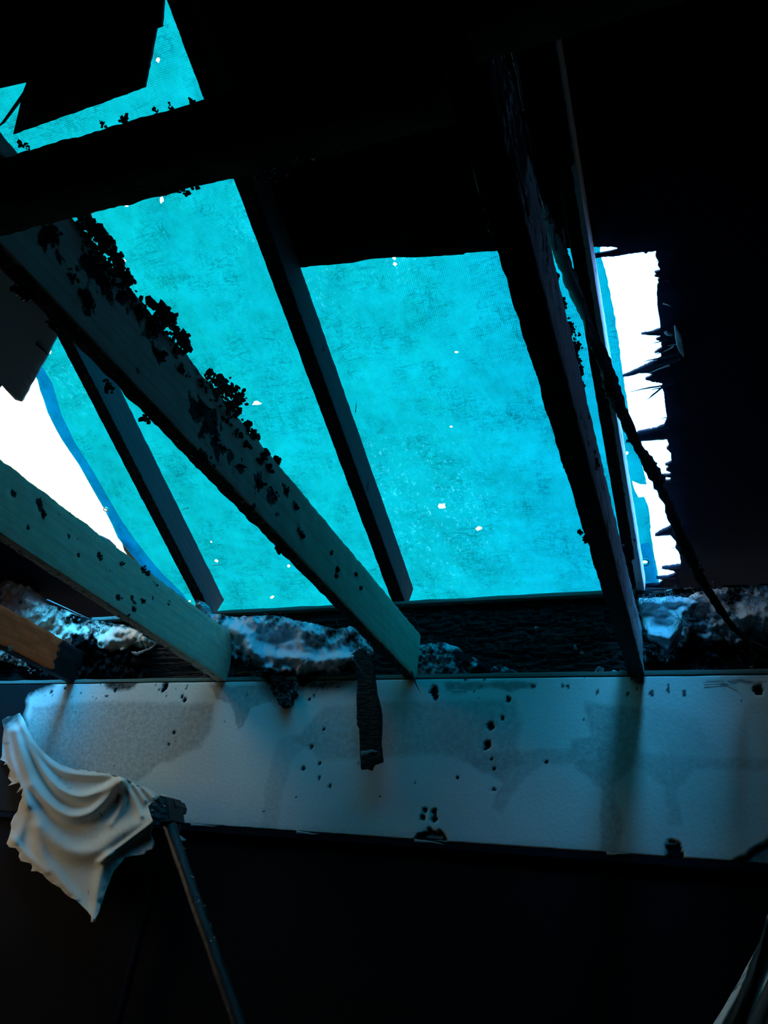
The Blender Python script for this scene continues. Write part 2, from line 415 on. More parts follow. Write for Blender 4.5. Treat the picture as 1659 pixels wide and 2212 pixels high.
# cloth
M_cloth, nt, b, tc, _ = mat('cream_cotton')
n = ntex(nt, tc, 14, 5, .6); s = attrn(nt, 'dirt_shade')
col = mixc(nt, n, (.62, .60, .53), (.72, .70, .62))
f = math_(nt, 'MULTIPLY_ADD', math_(nt, 'ADD', s, math_(nt, 'MULTIPLY', math_(nt, 'SUBTRACT', ntex(nt, tc, 50, 6, .7), .5), .9)), 1.4, -.25, True)
nt.links.new(mixc(nt, f, col, (.05, .055, .05)), b.inputs['Base Color']); b.inputs['Roughness'].default_value = .95; b.inputs['Specular IOR Level'].default_value = .1
bump(nt, b, ntex(nt, tc, 300, 3, .5), .3, .001)

# woven tarpaulin: lets daylight through, creases and dirt let less through
def tarpm(name, tint, dark, bright=1.0):
    m = bpy.data.materials.new(name); m.use_nodes = True; nt = m.node_tree; nt.nodes.clear()
    out = N(nt, 'ShaderNodeOutputMaterial'); tc = N(nt, 'ShaderNodeTexCoord')
    def wave(ax, s):
        w = N(nt, 'ShaderNodeTexWave', wave_type='BANDS', bands_direction=ax); w.inputs['Scale'].default_value = s
        w.inputs['Distortion'].default_value = 1.2; w.inputs['Detail'].default_value = 3; w.inputs['Detail Scale'].default_value = 6
        nt.links.new(tc.outputs['Object'], w.inputs['Vector']); return w.outputs['Fac']
    weave = math_(nt, 'ADD', wave('X', 72), wave('Y', 84))
    def crease(stretch, s, th, dist):
        n_ = ntex(nt, tc, s, 4, .7, stretch, dist)
        r = math_(nt, 'ABSOLUTE', math_(nt, 'SUBTRACT', n_, .5)); return math_(nt, 'MULTIPLY_ADD', r, -1.0 / th, 1.0, True)
    patch = ntex(nt, tc, 7, 5, .65); patch2 = ntex(nt, tc, 46, 8, .8, (1, .6, .6)); gate = math_(nt, 'MULTIPLY_ADD', ntex(nt, tc, 9, 3, .6), 5.0, -2.0, True)
    cr = math_(nt, 'MAXIMUM', crease((.35, 1.8, 1), 19, .020, .5), crease((2.4, .3, 1), 14, .014, .5))
    cr = math_(nt, 'MULTIPLY', cr, gate)
    fine = math_(nt, 'MULTIPLY', crease((.6, 1.8, 1), 55, .045, .8), gate)
    v = math_(nt, 'MULTIPLY_ADD', weave, .34, .66)
    v = math_(nt, 'MULTIPLY_ADD', patch, .9, math_(nt, 'SUBTRACT', v, .45))
    v = math_(nt, 'MULTIPLY_ADD', patch2, .6, math_(nt, 'SUBTRACT', v, .3))
    v = math_(nt, 'MULTIPLY_ADD', cr, -.42, v); v = math_(nt, 'MULTIPLY_ADD', fine, -.26, v)
    thin = math_(nt, 'MULTIPLY_ADD', ntex(nt, tc, 85, 6, .85, (1, .6, 1)), 7.0, -3.9, True)
    thin = math_(nt, 'MULTIPLY', thin, attrn(nt, 'worn'))
    v = math_(nt, 'POWER', math_(nt, 'MAXIMUM', v, .08), .5)
    col = mixc(nt, 1.0, tint, N_val(nt, v), 'MULTIPLY')
    col = mixc(nt, math_(nt, 'MULTIPLY', thin, .5), col, (.45, .72, .80))
    tr = N(nt, 'ShaderNodeBsdfTransparent'); tl = N(nt, 'ShaderNodeBsdfTranslucent'); df = N(nt, 'ShaderNodeBsdfDiffuse')
    nt.links.new(col, tr.inputs[0]); nt.links.new(col, tl.inputs[0]); df.inputs[0].default_value = (.0, .25, .34, 1)
    m1 = N(nt, 'ShaderNodeMixShader'); m1.inputs[0].default_value = .35; nt.links.new(tr.outputs[0], m1.inputs[1]); nt.links.new(tl.outputs[0], m1.inputs[2])
    m2 = N(nt, 'ShaderNodeMixShader'); m2.inputs[0].default_value = .04; nt.links.new(m1.outputs[0], m2.inputs[1]); nt.links.new(df.outputs[0], m2.inputs[2])
    nt.links.new(m2.outputs[0], out.inputs[0]); return m
def N_val(nt, v):
    c = N(nt, 'ShaderNodeCombineColor')
    for i in range(3): nt.links.new(v, c.inputs[i])
    return c.outputs[0]
M_tarp = tarpm('cyan_tarpaulin', (.02, .348, .338), (0, .05, .06))
M_hem = tarpm('tarpaulin_hem', (.10, .72, .92), (0, .05, .06))

# ================================================================ SETTING
# wall facing the camera: soot-black lower wall with a stained plasterboard strip on top
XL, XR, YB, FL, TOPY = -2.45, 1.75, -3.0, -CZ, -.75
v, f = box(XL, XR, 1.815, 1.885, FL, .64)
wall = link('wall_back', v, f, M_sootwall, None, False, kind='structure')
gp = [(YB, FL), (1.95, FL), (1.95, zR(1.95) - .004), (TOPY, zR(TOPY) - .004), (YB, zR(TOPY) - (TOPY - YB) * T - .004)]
sheet('wall_left', gp, .5, lambda y, z: Vector((XL, y, z)), (-.1, 0, 0), M_sootwall, None, holes=[[(1.25, .0), (1.62, .0), (1.62, .55), (1.25, .55)]], smooth=False, kind='structure')  # unseen opening added to let warm light onto the cloth and left strip
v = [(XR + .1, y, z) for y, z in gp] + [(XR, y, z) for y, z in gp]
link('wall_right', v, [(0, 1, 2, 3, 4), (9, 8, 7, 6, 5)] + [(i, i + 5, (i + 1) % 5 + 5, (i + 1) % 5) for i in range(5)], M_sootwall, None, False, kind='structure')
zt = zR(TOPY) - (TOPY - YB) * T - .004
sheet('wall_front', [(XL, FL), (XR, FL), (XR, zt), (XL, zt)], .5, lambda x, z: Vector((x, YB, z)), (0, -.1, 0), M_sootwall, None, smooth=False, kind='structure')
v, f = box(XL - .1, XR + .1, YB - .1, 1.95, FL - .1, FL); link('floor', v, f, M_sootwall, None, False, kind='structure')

def w2(p): q = onY(p, 1.8); return (q[0], q[2])
stains_shade = [([(70, 1530), (200, 1516), (462, 1522), (455, 1575), (432, 1612), (345, 1652), (292, 1688), (150, 1672), (55, 1625)], 1.0, .02),
          ([(820, 1518), (1108, 1512), (1128, 1560), (1115, 1600), (1128, 1650), (1080, 1672), (960, 1625), (700, 1640), (640, 1600), (700, 1530)], .75, .02),
          ([(455, 1480), (620, 1485), (590, 1512), (540, 1528), (528, 1560), (517, 1575), (508, 1545), (500, 1522), (470, 1508)], 1.3, .006),
          ([(1262, 1520), (1390, 1530), (1372, 1650), (1320, 1700), (1345, 1770), (1335, 1850), (1296, 1850), (1302, 1700), (1255, 1668), (1236, 1640), (1240, 1605), (1275, 1590), (1268, 1550)], .9, .012),  # dark column that also paints in the right joist's shadow
          ([(1000, 1642), (1160, 1618), (1236, 1622), (1236, 1648), (1170, 1652), (1120, 1690), (1085, 1750), (1060, 1740), (1085, 1690)], .6, .012),
          ([(1380, 1630), (1659, 1640), (1659, 1662), (1500, 1662), (1462, 1700), (1470, 1780), (1445, 1780), (1440, 1700), (1380, 1660)], .5, .014),
          ([(1400, 1530), (1500, 1545), (1540, 1620), (1450, 1630), (1400, 1600)], .3, .03),
          ([(330, 1660), (350, 1640), (372, 1660), (365, 1690), (335, 1690)], -.4, .01),
          ([(600, 1600), (640, 1585), (660, 1610), (632, 1640), (612, 1700), (598, 1800), (560, 1800), (575, 1700)], .35, .012)]
stains_shade = [([w2(p) for p in P], a, s) for P, a, s in stains_shade]
holes_px = [((918, 1750), 4.5), ((937, 1753), 5), ((913, 1766), 4.5), ((938, 1767), 6), ((926, 1790), 3), ((1456, 1838), 13), ((1463, 1846), 9),
            ((375, 1583), 4), ((365, 1607), 3), ((668, 1510), 3), ((937, 1493), 9), ((940, 1505), 6), ((655, 1660), 4), ((690, 1680), 3), ((700, 1575), 3), ((672, 1612), 4), ((1053, 1607), 7), ((1060, 1568), 7), ((1062, 1640), 3), ((1047, 1617), 4),
            ((1098, 1510), 5), ((1085, 1550), 4), ((1638, 1490), 8), ((1067, 1660), 3), ((398, 1512), 5), ((393, 1505), 4), ((356, 1483), 8), ((352, 1490), 5), ((110, 1495), 4), ((140, 1487), 3), ((248, 1491), 4),
            ((690, 1650), 3), ((713, 1697), 3), ((988, 1680), 3), ((1067, 1705), 3), ((820, 1720), 2), ((640, 1722), 2), ((1180, 1646), 3)]
holes_w = [(w2(p), r * .00108) for p, r in holes_px]
chunk = [w2(p) for p in [(893, 1816), (905, 1800), (922, 1797), (930, 1790), (944, 1798), (948, 1792), (958, 1800), (965, 1816)]]
corner = [w2(p) for p in [(1578, 1868), (1590, 1852), (1612, 1848), (1630, 1832), (1652, 1822), (1680, 1800), (1680, 1880), (1578, 1880)]]
soots = [([w2(p) for p in [(-80, 1440), (120, 1460), (115, 1478), (60, 1500), (45, 1540), (20, 1560), (-80, 1600)]], 1.6, .02),
         ([w2(p) for p in [(560, 1462), (760, 1462), (752, 1476), (700, 1495), (640, 1502), (600, 1515), (570, 1490)]], .9, .02),
         ([w2(p) for p in [(225, 1470), (300, 1470), (290, 1486), (262, 1492), (230, 1488)]], .9, .006),
         ([w2(p) for p in [(960, 1473), (1160, 1473), (1155, 1488), (1100, 1492), (1060, 1486), (1000, 1492), (966, 1490)]], .55, .003),
         ([w2(p) for p in [(1365, 1462), (1395, 1462), (1392, 1478), (1370, 1476)]], .9, .004),
         ([w2(p) for p in [(1520, 1472), (1580, 1470), (1660, 1472), (1600, 1478), (1570, 1481), (1525, 1478)]], .7, .002)]
ZT, ZB = .650, .2655
def wplace():
    dx = .0038; nx = int((XR - XL) / dx); nz = int((ZT - ZB) / dx); vs = []; st = []; so = []
    for j in range(nz + 1):
        for i in range(nx + 1):
            x = XL + (XR - XL) * i / nx; z = ZB + (ZT - ZB) * j / nz
            zz = z + (.0012 * noise.noise(Vector((x * 30, 0, 5))) + (.0018 * max(0, noise.noise(Vector((x * 7, 1, 5)))))) * (1 if j == 0 else 0)
            wob = Vector((x * 22, z * 22, 1)); ox = .006 * noise.noise(wob) + .003 * noise.noise(wob * 3); oz = .006 * noise.noise(wob + Vector((9, 9, 9))) + .003 * noise.noise(wob * 3 + Vector((5, 5, 5)))
            s = 0.0; k = 0.0; rec = 0.0
            vis = -2.2 < x < .3
            if vis:
                for P, a, sf in stains_shade:
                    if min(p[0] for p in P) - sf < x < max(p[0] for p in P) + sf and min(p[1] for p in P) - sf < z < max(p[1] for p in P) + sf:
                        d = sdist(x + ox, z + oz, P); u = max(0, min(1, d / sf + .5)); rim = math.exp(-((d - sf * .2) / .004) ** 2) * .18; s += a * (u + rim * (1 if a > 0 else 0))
                for P, a, sf in soots:
                    if min(p[0] for p in P) - sf * 2 < x < max(p[0] for p in P) + sf * 2:
                        d = sdist(x + ox, z + oz, P); k = max(k, a * max(0, min(1, d / sf * .5 + .5)))
                for (c, r) in holes_w:
                    if abs(x - c[0]) < r * 2.5 and abs(z - c[1]) < r * 2.5:
                        d = math.hypot(x - c[0], (z - c[1]) * .8) / r + .5 * noise.noise(Vector((x * 160, z * 160, 0)))
                        u = max(0, min(1, (1.25 - d) * 3)); k = max(k, u * 1.3); rec = max(rec, u * min(.008, r))
                for P in (chunk, corner):
                    d = sdist(x + ox * .4, z + oz * .4, P)
                    if d > -.003: u = max(0, min(1, d / .003 + .5)); k = max(k, u * (.55 if d > .006 else 1.2)); rec = max(rec, u * .008)
                spk = noise.noise(Vector((x * 130, z * 70, 3)))
                if spk > .78: k = max(k, .9)
                if z > .60 and noise.noise(Vector((x * 90, z * 50, 13))) > .50 and noise.noise(Vector((x * 5, 0, 2))) > 0: k = max(k, .9)
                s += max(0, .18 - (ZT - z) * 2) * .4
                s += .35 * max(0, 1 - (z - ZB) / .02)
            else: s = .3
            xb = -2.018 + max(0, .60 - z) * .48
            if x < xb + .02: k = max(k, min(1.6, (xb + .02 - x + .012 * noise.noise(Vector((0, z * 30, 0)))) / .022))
            y = 1.8 + rec + .0009 * noise.noise(Vector((x * 12, z * 12, 0)))
            vs.append((x, y, zz)); st.append(s); so.append(k)
    fs = [(j * (nx + 1) + i, j * (nx + 1) + i + 1, (j + 1) * (nx + 1) + i + 1, (j + 1) * (nx + 1) + i) for j in range(nz) for i in range(nx)]
    n0 = len(vs); rim = [i for i in range(nx + 1)] + [j * (nx + 1) + nx for j in range(1, nz + 1)] + [nz * (nx + 1) + i for i in range(nx - 1, -1, -1)] + [j * (nx + 1) for j in range(nz - 1, 0, -1)]
    for r in rim: vs.append((vs[r][0], 1.8149, vs[r][2])); st.append(.5); so.append(.9)
    L = len(rim)
    for a in range(L): b2 = (a + 1) % L; fs.append((rim[b2], rim[a], n0 + a, n0 + b2))
    return link('plasterboard_strip', vs, fs, M_wall, wall, True, {'stain_shade': st, 'soot': so}, label='white stained plasterboard')
wplace()
# loose paper curling off the lower edge of the board and a dark batten under it
v, f = box(XL, XR, 1.800, 1.8149, ZB - .016, ZB - .0015); link('edge_batten', v, f, M_soot_haze, wall, False)
beam('batten', (-1.372, 1.80, FL + .002), (-1.352, 1.80, ZB - .02), .014, .02, M_soot_haze, wall, step=.05)
for k, (a, b2) in enumerate([((412, 1781), (470, 1784)), ((640, 1797), (690, 1800)), ((895, 1815), (962, 1822)), ((1310, 1843), (1360, 1846))]):
    A_, B_ = onY(a, 1.797), onY(b2, 1.797); ym = (A_ + B_) / 2
    sliver('paper_curl', A_, B_, .006, .001, M_wall, wall, Vector((0, 1, .2)))
for (a, b2) in [((1520, 1478), (1580, 1474)), ((1565, 1474), (1600, 1488)), ((975, 1492), (1010, 1490))]:
    sliver('paper_curl', onY(a, 1.796), onY(b2, 1.796), .006, .0015, M_wall, wall, Vector((0, 1, .2)))

# timber wall plate on top of the wall
pl = beam('trim_1', (XL, 1.797, .652), (XR, 1.797, .652), .088, .012, M_plate, step=.05, ring=.02, kind='structure')

# ---------------------------------------------------------------- roof sheathing (the ceiling of this place)
ceil = empty('ceiling', (0, 0, 1.5), kind='structure')
def R2(p): q = onR(p); return (q[0], q[1])
def rplace(off): return lambda x, y: Vector((x, y, zR(y, off) + .0012 * noise.noise(Vector((x * 9, y * 9, 0)))))
THK = (0, .005, .011)
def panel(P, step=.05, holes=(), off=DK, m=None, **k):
    return sheet('sheathing_panel', P, step, rplace(off), THK, m or M_soot_haze, ceil, holes=holes, **k)
# left panel above the first noggin
P1 = [(57, 178), (49, 199), (5, 262), (-20, 290), (-25, 285), (3, 268), (46, 212), (45, 218), (28, 291)]
P1b = jag([(28, 291), (310, 190), (335, 62), (347, 58), (351, 0)], 9, 2.0, 3, False)
P1r = [R2(p) for p in P1[:-1]] + [R2(p) for p in P1b] + [R2((353, -60)), (-.818, .30), (-.818, TOPY), (-2.55, TOPY), (-2.55, 1.24), (-1.90, 1.19), (-1.80, 1.15), (-1.76, .9), R2((-200, 236))]  # unseen left edge shaped to keep sun off the left of the strip
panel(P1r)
# middle panel between the middle and the right rafters
P2b = jag([(600, 582), (650, 578), (700, 573), (762, 568), (800, 560), (855, 556), (900, 556), (1000, 550), (1007, 546), (1075, 542), (1180, 538), (1236, 536)], 10, 1.4, 5, False)
P2 = [R2(p) for p in P2b]
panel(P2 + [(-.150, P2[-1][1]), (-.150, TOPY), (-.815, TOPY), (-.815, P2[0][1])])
# right panel with the torn edge
edge = [(1270, 534), (1300, 533), (1322, 533), (1333, 535), (1334, 540), (1312, 545), (1296, 548), (1279, 550), (1279, 559), (1296, 556), (1330, 553), (1380, 546), (1391, 545), (1395, 549), (1402, 544), (1419, 543), (1416, 554), (1419, 560), (1423, 567), (1421, 574), (1425, 580), (1426, 586), (1414, 589), (1419, 592), (1414, 598), (1427, 601), (1421, 606), (1424, 612), (1420, 617), (1419, 634), (1420, 651), (1421, 668), (1424, 684), (1427, 711),
        (1408, 718), (1385, 722), (1408, 724), (1426, 725), (1427, 730), (1417, 734), (1430, 739), (1428, 745), (1431, 752), (1414, 763), (1427, 761), (1428, 766), (1428, 774), (1410, 783), (1385, 795), (1345, 814), (1370, 810), (1381, 806), (1400, 806), (1413, 810), (1394, 820), (1407, 824), (1431, 828), (1430, 838), (1434, 847), (1435, 860), (1437, 875), (1441, 906), (1435, 920), (1415, 928), (1379, 935), (1352, 956), (1380, 953), (1441, 949), (1444, 957), (1445, 965), (1440, 970), (1449, 978), (1451, 999), (1437, 1005), (1448, 1008), (1439, 1016), (1451, 1022), (1448, 1027), (1419, 1029), (1450, 1032), (1448, 1040), (1425, 1043), (1428, 1052),
        (1440, 1056), (1436, 1064), (1440, 1080), (1446, 1110), (1451, 1139), (1432, 1147), (1415, 1158), (1448, 1156), (1452, 1160), (1458, 1167), (1463, 1177), (1459, 1184), (1466, 1192), (1469, 1203), (1472, 1223), (1450, 1226), (1430, 1229), (1454, 1233), (1463, 1239), (1455, 1244), (1443, 1248), (1418, 1250), (1437, 1255), (1424, 1264), (1400, 1266), (1372, 1268)]
edge = jag(edge, 4, 1.5, 2, False)
E2 = [R2(p) for p in edge]
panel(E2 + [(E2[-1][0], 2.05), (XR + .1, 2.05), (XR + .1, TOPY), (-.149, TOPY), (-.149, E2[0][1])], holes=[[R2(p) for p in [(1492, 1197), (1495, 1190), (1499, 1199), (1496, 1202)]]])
RP = [o for o in ceil.children][-1]
# eaves panel at the left, its burnt edge just above the lower left joist
P4 = jag([(-260, 900), (-60, 1010), (60, 1110), (170, 1180), (240, 1240), (300, 1300), (345, 1352)], 10, 4, 1, False)
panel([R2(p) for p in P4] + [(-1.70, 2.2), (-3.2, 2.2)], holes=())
# pale scorched board left hanging at the left
P5 = [(-160, 440), (30, 560), (150, 690), (126, 702), (124, 722), (104, 762), (80, 806), (62, 836), (47, 868), (33, 864), (12, 842), (0, 828), (-40, 800), (-160, 740)]
pb = sheet('roof_board', jag([tuple(onR(p, .06).to_2d()) for p in P5], .02, .003, 4), .02, rplace(.06), THK, M_board, None,
      label='dark slate-blue scorched board with a pointed lower corner, against the white sky at left', category='board')
sliver('edge_strip', onR((78, 742), .055), onR((106, 768), .055), .012, .004, M_soot_haze, pb)
# other slope of the roof, behind the camera
v, f = [], []
for (y, z) in ((TOPY, zR(TOPY, DK)), (YB - .1, zR(TOPY, DK) - (-YB + .1 + TOPY) * T)):
    for x in (-2.55, XR + .1):
        for t in (0, .012): v.append((x, y, z + t))
f = [(0, 2, 6, 4), (1, 5, 7, 3), (0, 1, 3, 2), (4, 6, 7, 5), (0, 4, 5, 1), (2, 3, 7, 6)]
link('sheathing_panel', v, f, M_soot_haze, ceil, False)

# splinters along the torn edge
for a, b2, w_, pale in [((1452, 712), (1388, 721), 6, 0), ((1440, 735), (1408, 742), 4, 0), ((1452, 752), (1413, 766), 4, 0), ((1465, 765), (1388, 782), 6, 0), ((1470, 775), (1352, 813), 9, 0), ((1446, 788), (1402, 806), 5, 1), ((1455, 828), (1350, 848), 5, 0), ((1436, 832), (1395, 864), 6, 0), ((1425, 838), (1403, 843), 3, 0),
                        ((1450, 900), (1425, 905), 3, 0), ((1445, 922), (1375, 938), 8, 0), ((1440, 947), (1341, 958), 4, 0), ((1452, 860), (1434, 858), 3, 0), ((1452, 1040), (1415, 1044), 7, 0), ((1448, 1154), (1412, 1159), 5, 0), ((1465, 1182), (1448, 1185), 3, 0), ((1470, 1226), (1418, 1230), 4, 0), ((1460, 1249), (1410, 1251), 4, 0), ((1436, 561), (1416, 565), 4, 0), ((1440, 590), (1415, 592), 4, 0),
                        ((1470, 742), (1440, 748), 3, 1), ((1455, 748), (1432, 762), 3, 1), ((1438, 605), (1450, 612), 3, 0), ((1432, 655), (1450, 662), 3, 1), ((1452, 560), (1425, 570), 3, 0)]:
    sliver('splinter', onR(a, DK - .006), onR(b2, DK - .012), w_ * .0011, .003, M_splinter if pale else M_dsplint, RP, Vector((0, .4, .9)), label='pale splinter' if pale else None)
vs_ = [(1455, 697), (1459, 695), (1464, 706), (1472, 722), (1474, 740), (1477, 757), (1476, 762), (1466, 750), (1460, 735), (1457, 718)]
sheet('split_chip', [R2(p) for p in vs_], .004, lambda x, y: Vector((x, y, zR(y, DK) - .012 - .02 * max(0, noise.noise(Vector((x * 20, y * 20, 0)))))), (0, 0, .004), M_splinter, RP, label='pale torn chip of wood')
vs_ = [(1434, 711), (1440, 708), (1446, 713), (1453, 716), (1450, 719), (1441, 718), (1436, 715)]
sheet('split_chip', [R2(p) for p in vs_], .004, lambda x, y: Vector((x, y, zR(y, DK) - .010)), (0, 0, .003), M_splinter, RP, label='small pale torn chip of wood')
for a, b2, w_, pale in [((1378, 1272), (1470, 1270), 5, 0), ((1440, 1276), (1475, 1270), 4, 1), ((1383, 1275), (1440, 1276), 3, 0), ((1440, 1292), (1475, 1276), 6, 0), ((1478, 1272), (1500, 1270), 2, 1)]:
    sliver('splinter', onY(a, 1.93), onY(b2, 1.93), w_ * .0012, .003, M_splinter if pale else M_dsplint, RP, Vector((0, 1, 0)), label='pale splinter' if pale else None)

# ================================================================ TIMBERS
def spotchar(spots, plane, edge_top=None, base=0.0):
    W3 = [(plane(p), r * .00088) for p, r in spots]
    def fn(v):
        c = base
        for q, r in W3:
            if abs(v[1] - q[1]) < r * 2.5:
                d = (v - q).length / r + .7 * noise.noise(v * 60) + .6 * noise.noise(v * 160); c = max(c, min(.95, (1.5 - d) * .75))
        if edge_top: c = max(c, edge_top(v))
        return max(0.0, c)
    return fn
JD = .122
# middle-left joist (large, mottled)
sA = [((205, 575), 34), ((230, 610), 26), ((160, 600), 14), ((110, 500), 20), ((60, 460), 18), ((95, 520), 14), ((330, 690), 34), ((300, 680), 22), ((350, 770), 16), ((395, 800), 16), ((400, 730), 18), ((430, 880), 30), ((455, 920), 40), ((470, 960), 32), ((440, 990), 24), ((195, 655), 16), ((185, 640), 12),
      ((520, 1010), 20), ((560, 1040), 22), ((590, 1070), 22), ((620, 1060), 18), ((640, 1095), 14), ((650, 1150), 12), ((655, 1160), 8), ((480, 840), 30), ((505, 870), 28), ((545, 935), 18), ((570, 985), 16), ((250, 560), 22), ((270, 600), 22), ((290, 640), 18), ((730, 1230), 8), ((728, 1245), 7), ((770, 1240), 5), ((780, 1270), 6), ((716, 1195), 5), ((760, 1215), 4), ((342, 760), 14), ((268, 640), 16), ((370, 700), 18),
      ((550, 1100), 12), ((600, 1110), 10), ((500, 985), 14), ((400, 680), 9), ((130, 560), 10), ((300, 800), 10)]
def edgeA(v):
    t = (v[2] - (HJ + JD)) / .03 + 1; far = max(0, min(1, (1.25 - v[1]) / .5)); return max(0, t) * .8 * far * (.6 + .8 * noise.noise(v * 16))
chA = spotchar(sA, lambda p: onX(p, -.692), edgeA)
def chA2(v): return max(chA(v), .75 if (v[2] < HJ + .004 and v[0] < -.697) else 0, .3 * max(0, (.55 - v[1]) / .4))
def joist(x, y0, y1, w, ch, m, lab, d=JD, **k):
    return beam('ceiling_joist', (x, y1, HJ), (x, y0, HJ), w, d, m, None, char=ch, label=lab, category='beam', group='ceiling joists running up from the wall top', **k)
jA = joist(-.729, -.6, 1.80, .035, chA2, M_pale, 'pale grey-green timber joist blotched with crusted char, slanting from upper left to mid wall')
ed = [((185, 478), .006), ((195, 500), .006), ((213, 522), .010), ((228, 530), .008), ((243, 560), .008), ((252, 590), .008), ((268, 610), .006), ((318, 660), .004), ((345, 682), .010), ((355, 690), .008), ((362, 705), .008), ((340, 690), .010), ((385, 735), .010), ((392, 750), .008), ((455, 825), .010), ((475, 838), .012), ((495, 852), .012), ((508, 868), .010), ((500, 890), .008), ((525, 925), .007), ((545, 950), .005), ((570, 985), .004), ((590, 1000), .004)]
lumps('char_crust', [(onX((p[0] + 7, p[1] - 7), -.698), s * .85) for p, s in ed], M_crust, jA, n=30, size=.0036)
lumps('char_crust', [(onX((p[0] - 10, p[1] + 12), -.694), s * 1.2) for p, s in ed], M_crust, jA, n=16, size=.0028)
lumps('char_crust', [(onX(p, -.6935), r * .0004) for p, r in sA[:36]], M_crust, jA, n=16, size=.0022)
lumps('char_crust', [(onZ(p, HJ + .002), .004) for p in [(35, 628), (50, 635), (110, 700), (120, 705), (313, 905), (600, 1182), (235, 835), (605, 1190)]], M_crust, jA, n=10, size=.003)

# lower left joist
sL = [((85, 1085), 14), ((90, 1100), 12), ((95, 1115), 10), ((30, 1065), 10), ((150, 1160), 8), ((215, 1200), 8), ((260, 1215), 8), ((170, 1200), 8), ((255, 1290), 10), ((285, 1290), 10), ((310, 1300), 10), ((290, 1315), 12), ((330, 1290), 8), ((235, 1300), 8), ((280, 1330), 8), ((310, 1230), 12), ((320, 1240), 10), ((205, 1165), 6), ((60, 1140), 6), ((365, 1305), 6)]
def edgeL(v): return 0.45 if (v[2] < HJ + .004 and v[0] < -1.278) else 0
chL = spotchar(sL, lambda p: onX(p, -1.273), edgeL)
jL = joist(-1.309, -.6, 1.80, .036, chL, M_pale, 'grey-green timber joist at lower left, crossing below the open white sky', d=.135)
lumps('char_crust', [(onX(p, -1.274), .005) for p in [(85, 1090), (92, 1110), (310, 1228), (318, 1238), (215, 1205), (262, 1218), (255, 1292), (288, 1300), (290, 1318), (312, 1300), (335, 1262)]], M_crust, jL, n=12, size=.0022)
lumps('ash_crumbs', [(onX(p, -1.274), .004) for p in [(240, 1235), (365, 1300), (395, 1335), (170, 1165), (130, 1115), (405, 1322), (150, 1110)]], M_lath, jL, n=3, size=.0018)
# orange joist, far left
def edgeO(v): return .9 if v[2] < HJ + .003 else max(0, min(1, (v[1] - 1.66) / .06)) * 1.0
jO = joist(-1.868, .4, 1.80, .036, edgeO, M_orange, 'clean orange-brown timber joist end at the far left edge', d=.105)
lumps('ash_crumbs', [(onX(p, -1.83), .004) for p in [(22, 1398), (20, 1405)]] + [(onZ(p, HJ), .012) for p in [(10, 1420), (40, 1430), (70, 1445)]], M_lath, jO, n=8, size=.0022)

# right joist: dark underside, peeling bluish right face
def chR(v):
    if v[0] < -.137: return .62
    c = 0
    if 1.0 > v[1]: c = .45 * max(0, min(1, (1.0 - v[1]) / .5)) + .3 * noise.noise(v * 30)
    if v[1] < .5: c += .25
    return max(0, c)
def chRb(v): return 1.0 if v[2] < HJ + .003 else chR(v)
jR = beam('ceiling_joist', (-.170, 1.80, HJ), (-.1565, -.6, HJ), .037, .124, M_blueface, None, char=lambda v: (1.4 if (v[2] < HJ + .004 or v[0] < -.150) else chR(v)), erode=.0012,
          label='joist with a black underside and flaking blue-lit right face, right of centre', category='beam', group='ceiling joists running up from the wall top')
eR = [((1290, 1000), .006), ((1287, 1010), .005), ((1250, 740), .008), ((1243, 720), .007), ((1237, 700), .006), ((1252, 775), .006), ((1262, 830), .005), ((1222, 650), .005), ((1205, 600), .005), ((1350, 1180), .003), ((1285, 975), .004), ((1272, 900), .004), ((1210, 500), .005), ((1192, 470), .006), ((1260, 800), .005), ((1245, 760), .006)]
lumps('char_crust', [(onX((p[0] - 5, p[1] + 2), -.131), s * .8) for p, s in eR], M_crust, jR, n=20, size=.0022)
lumps('char_crust', [(onZ(p, HJ), .003) for p in [(1253, 1150), (1262, 1160), (1268, 1168), (1062, 490), (1060, 485)]], M_crust, jR, n=10, size=.0025)
# joist further right, only just outside the frame above
# noggins between the joists
beam('noggin', (-.694, .322, HJ), (-.158, .346, HJ), .036, .100, M_dark, None, label='dark horizontal blocking piece spanning between the two long joists at the top', category='beam', group='blocking pieces between the joists', char=lambda v: .25, ring=.009, erode=.001)
cr_ = [((275, 432), .003), ((310, 427), .003), ((355, 418), .005), ((375, 415), .006), ((395, 413), .006), ((415, 403), .005), ((430, 397), .004), ((560, 383), .006), ((590, 375), .007), ((610, 365), .006), ((640, 352), .006), ((670, 345), .005), ((575, 380), .004)]
ng = bpy.data.objects['noggin']
def addto(parent, fn, *a, **k): return fn(*a, **k)
def reparent(o, par):
    o.parent = par; o.matrix_parent_inverse = wmat(par).inverted(); return o
nog_cr = lumps('char_crust', [(onZ((p[0], p[1] - 7), HJ + .002), s * .7) for p, s in cr_] + [(onY(p, .330), .0025) for p in [(225, 270), (265, 260), (272, 258), (335, 242), (370, 234), (415, 220), (60, 315), (45, 312)]], M_crust, None, n=12, size=.0016)
beam('noggin', (-.131, .300, HJ), (.40, .305, HJ), .036, .104, M_dark, None, label='dark blocking piece at the top right, on the far side of the right-hand joist', category='beam', group='blocking pieces between the joists', ring=.009)
joist(.40, -.6, 1.80, .036, lambda v: .5, M_dark, 'smoked joist beyond the right edge, holding the end of the top right blocking', step=.05)

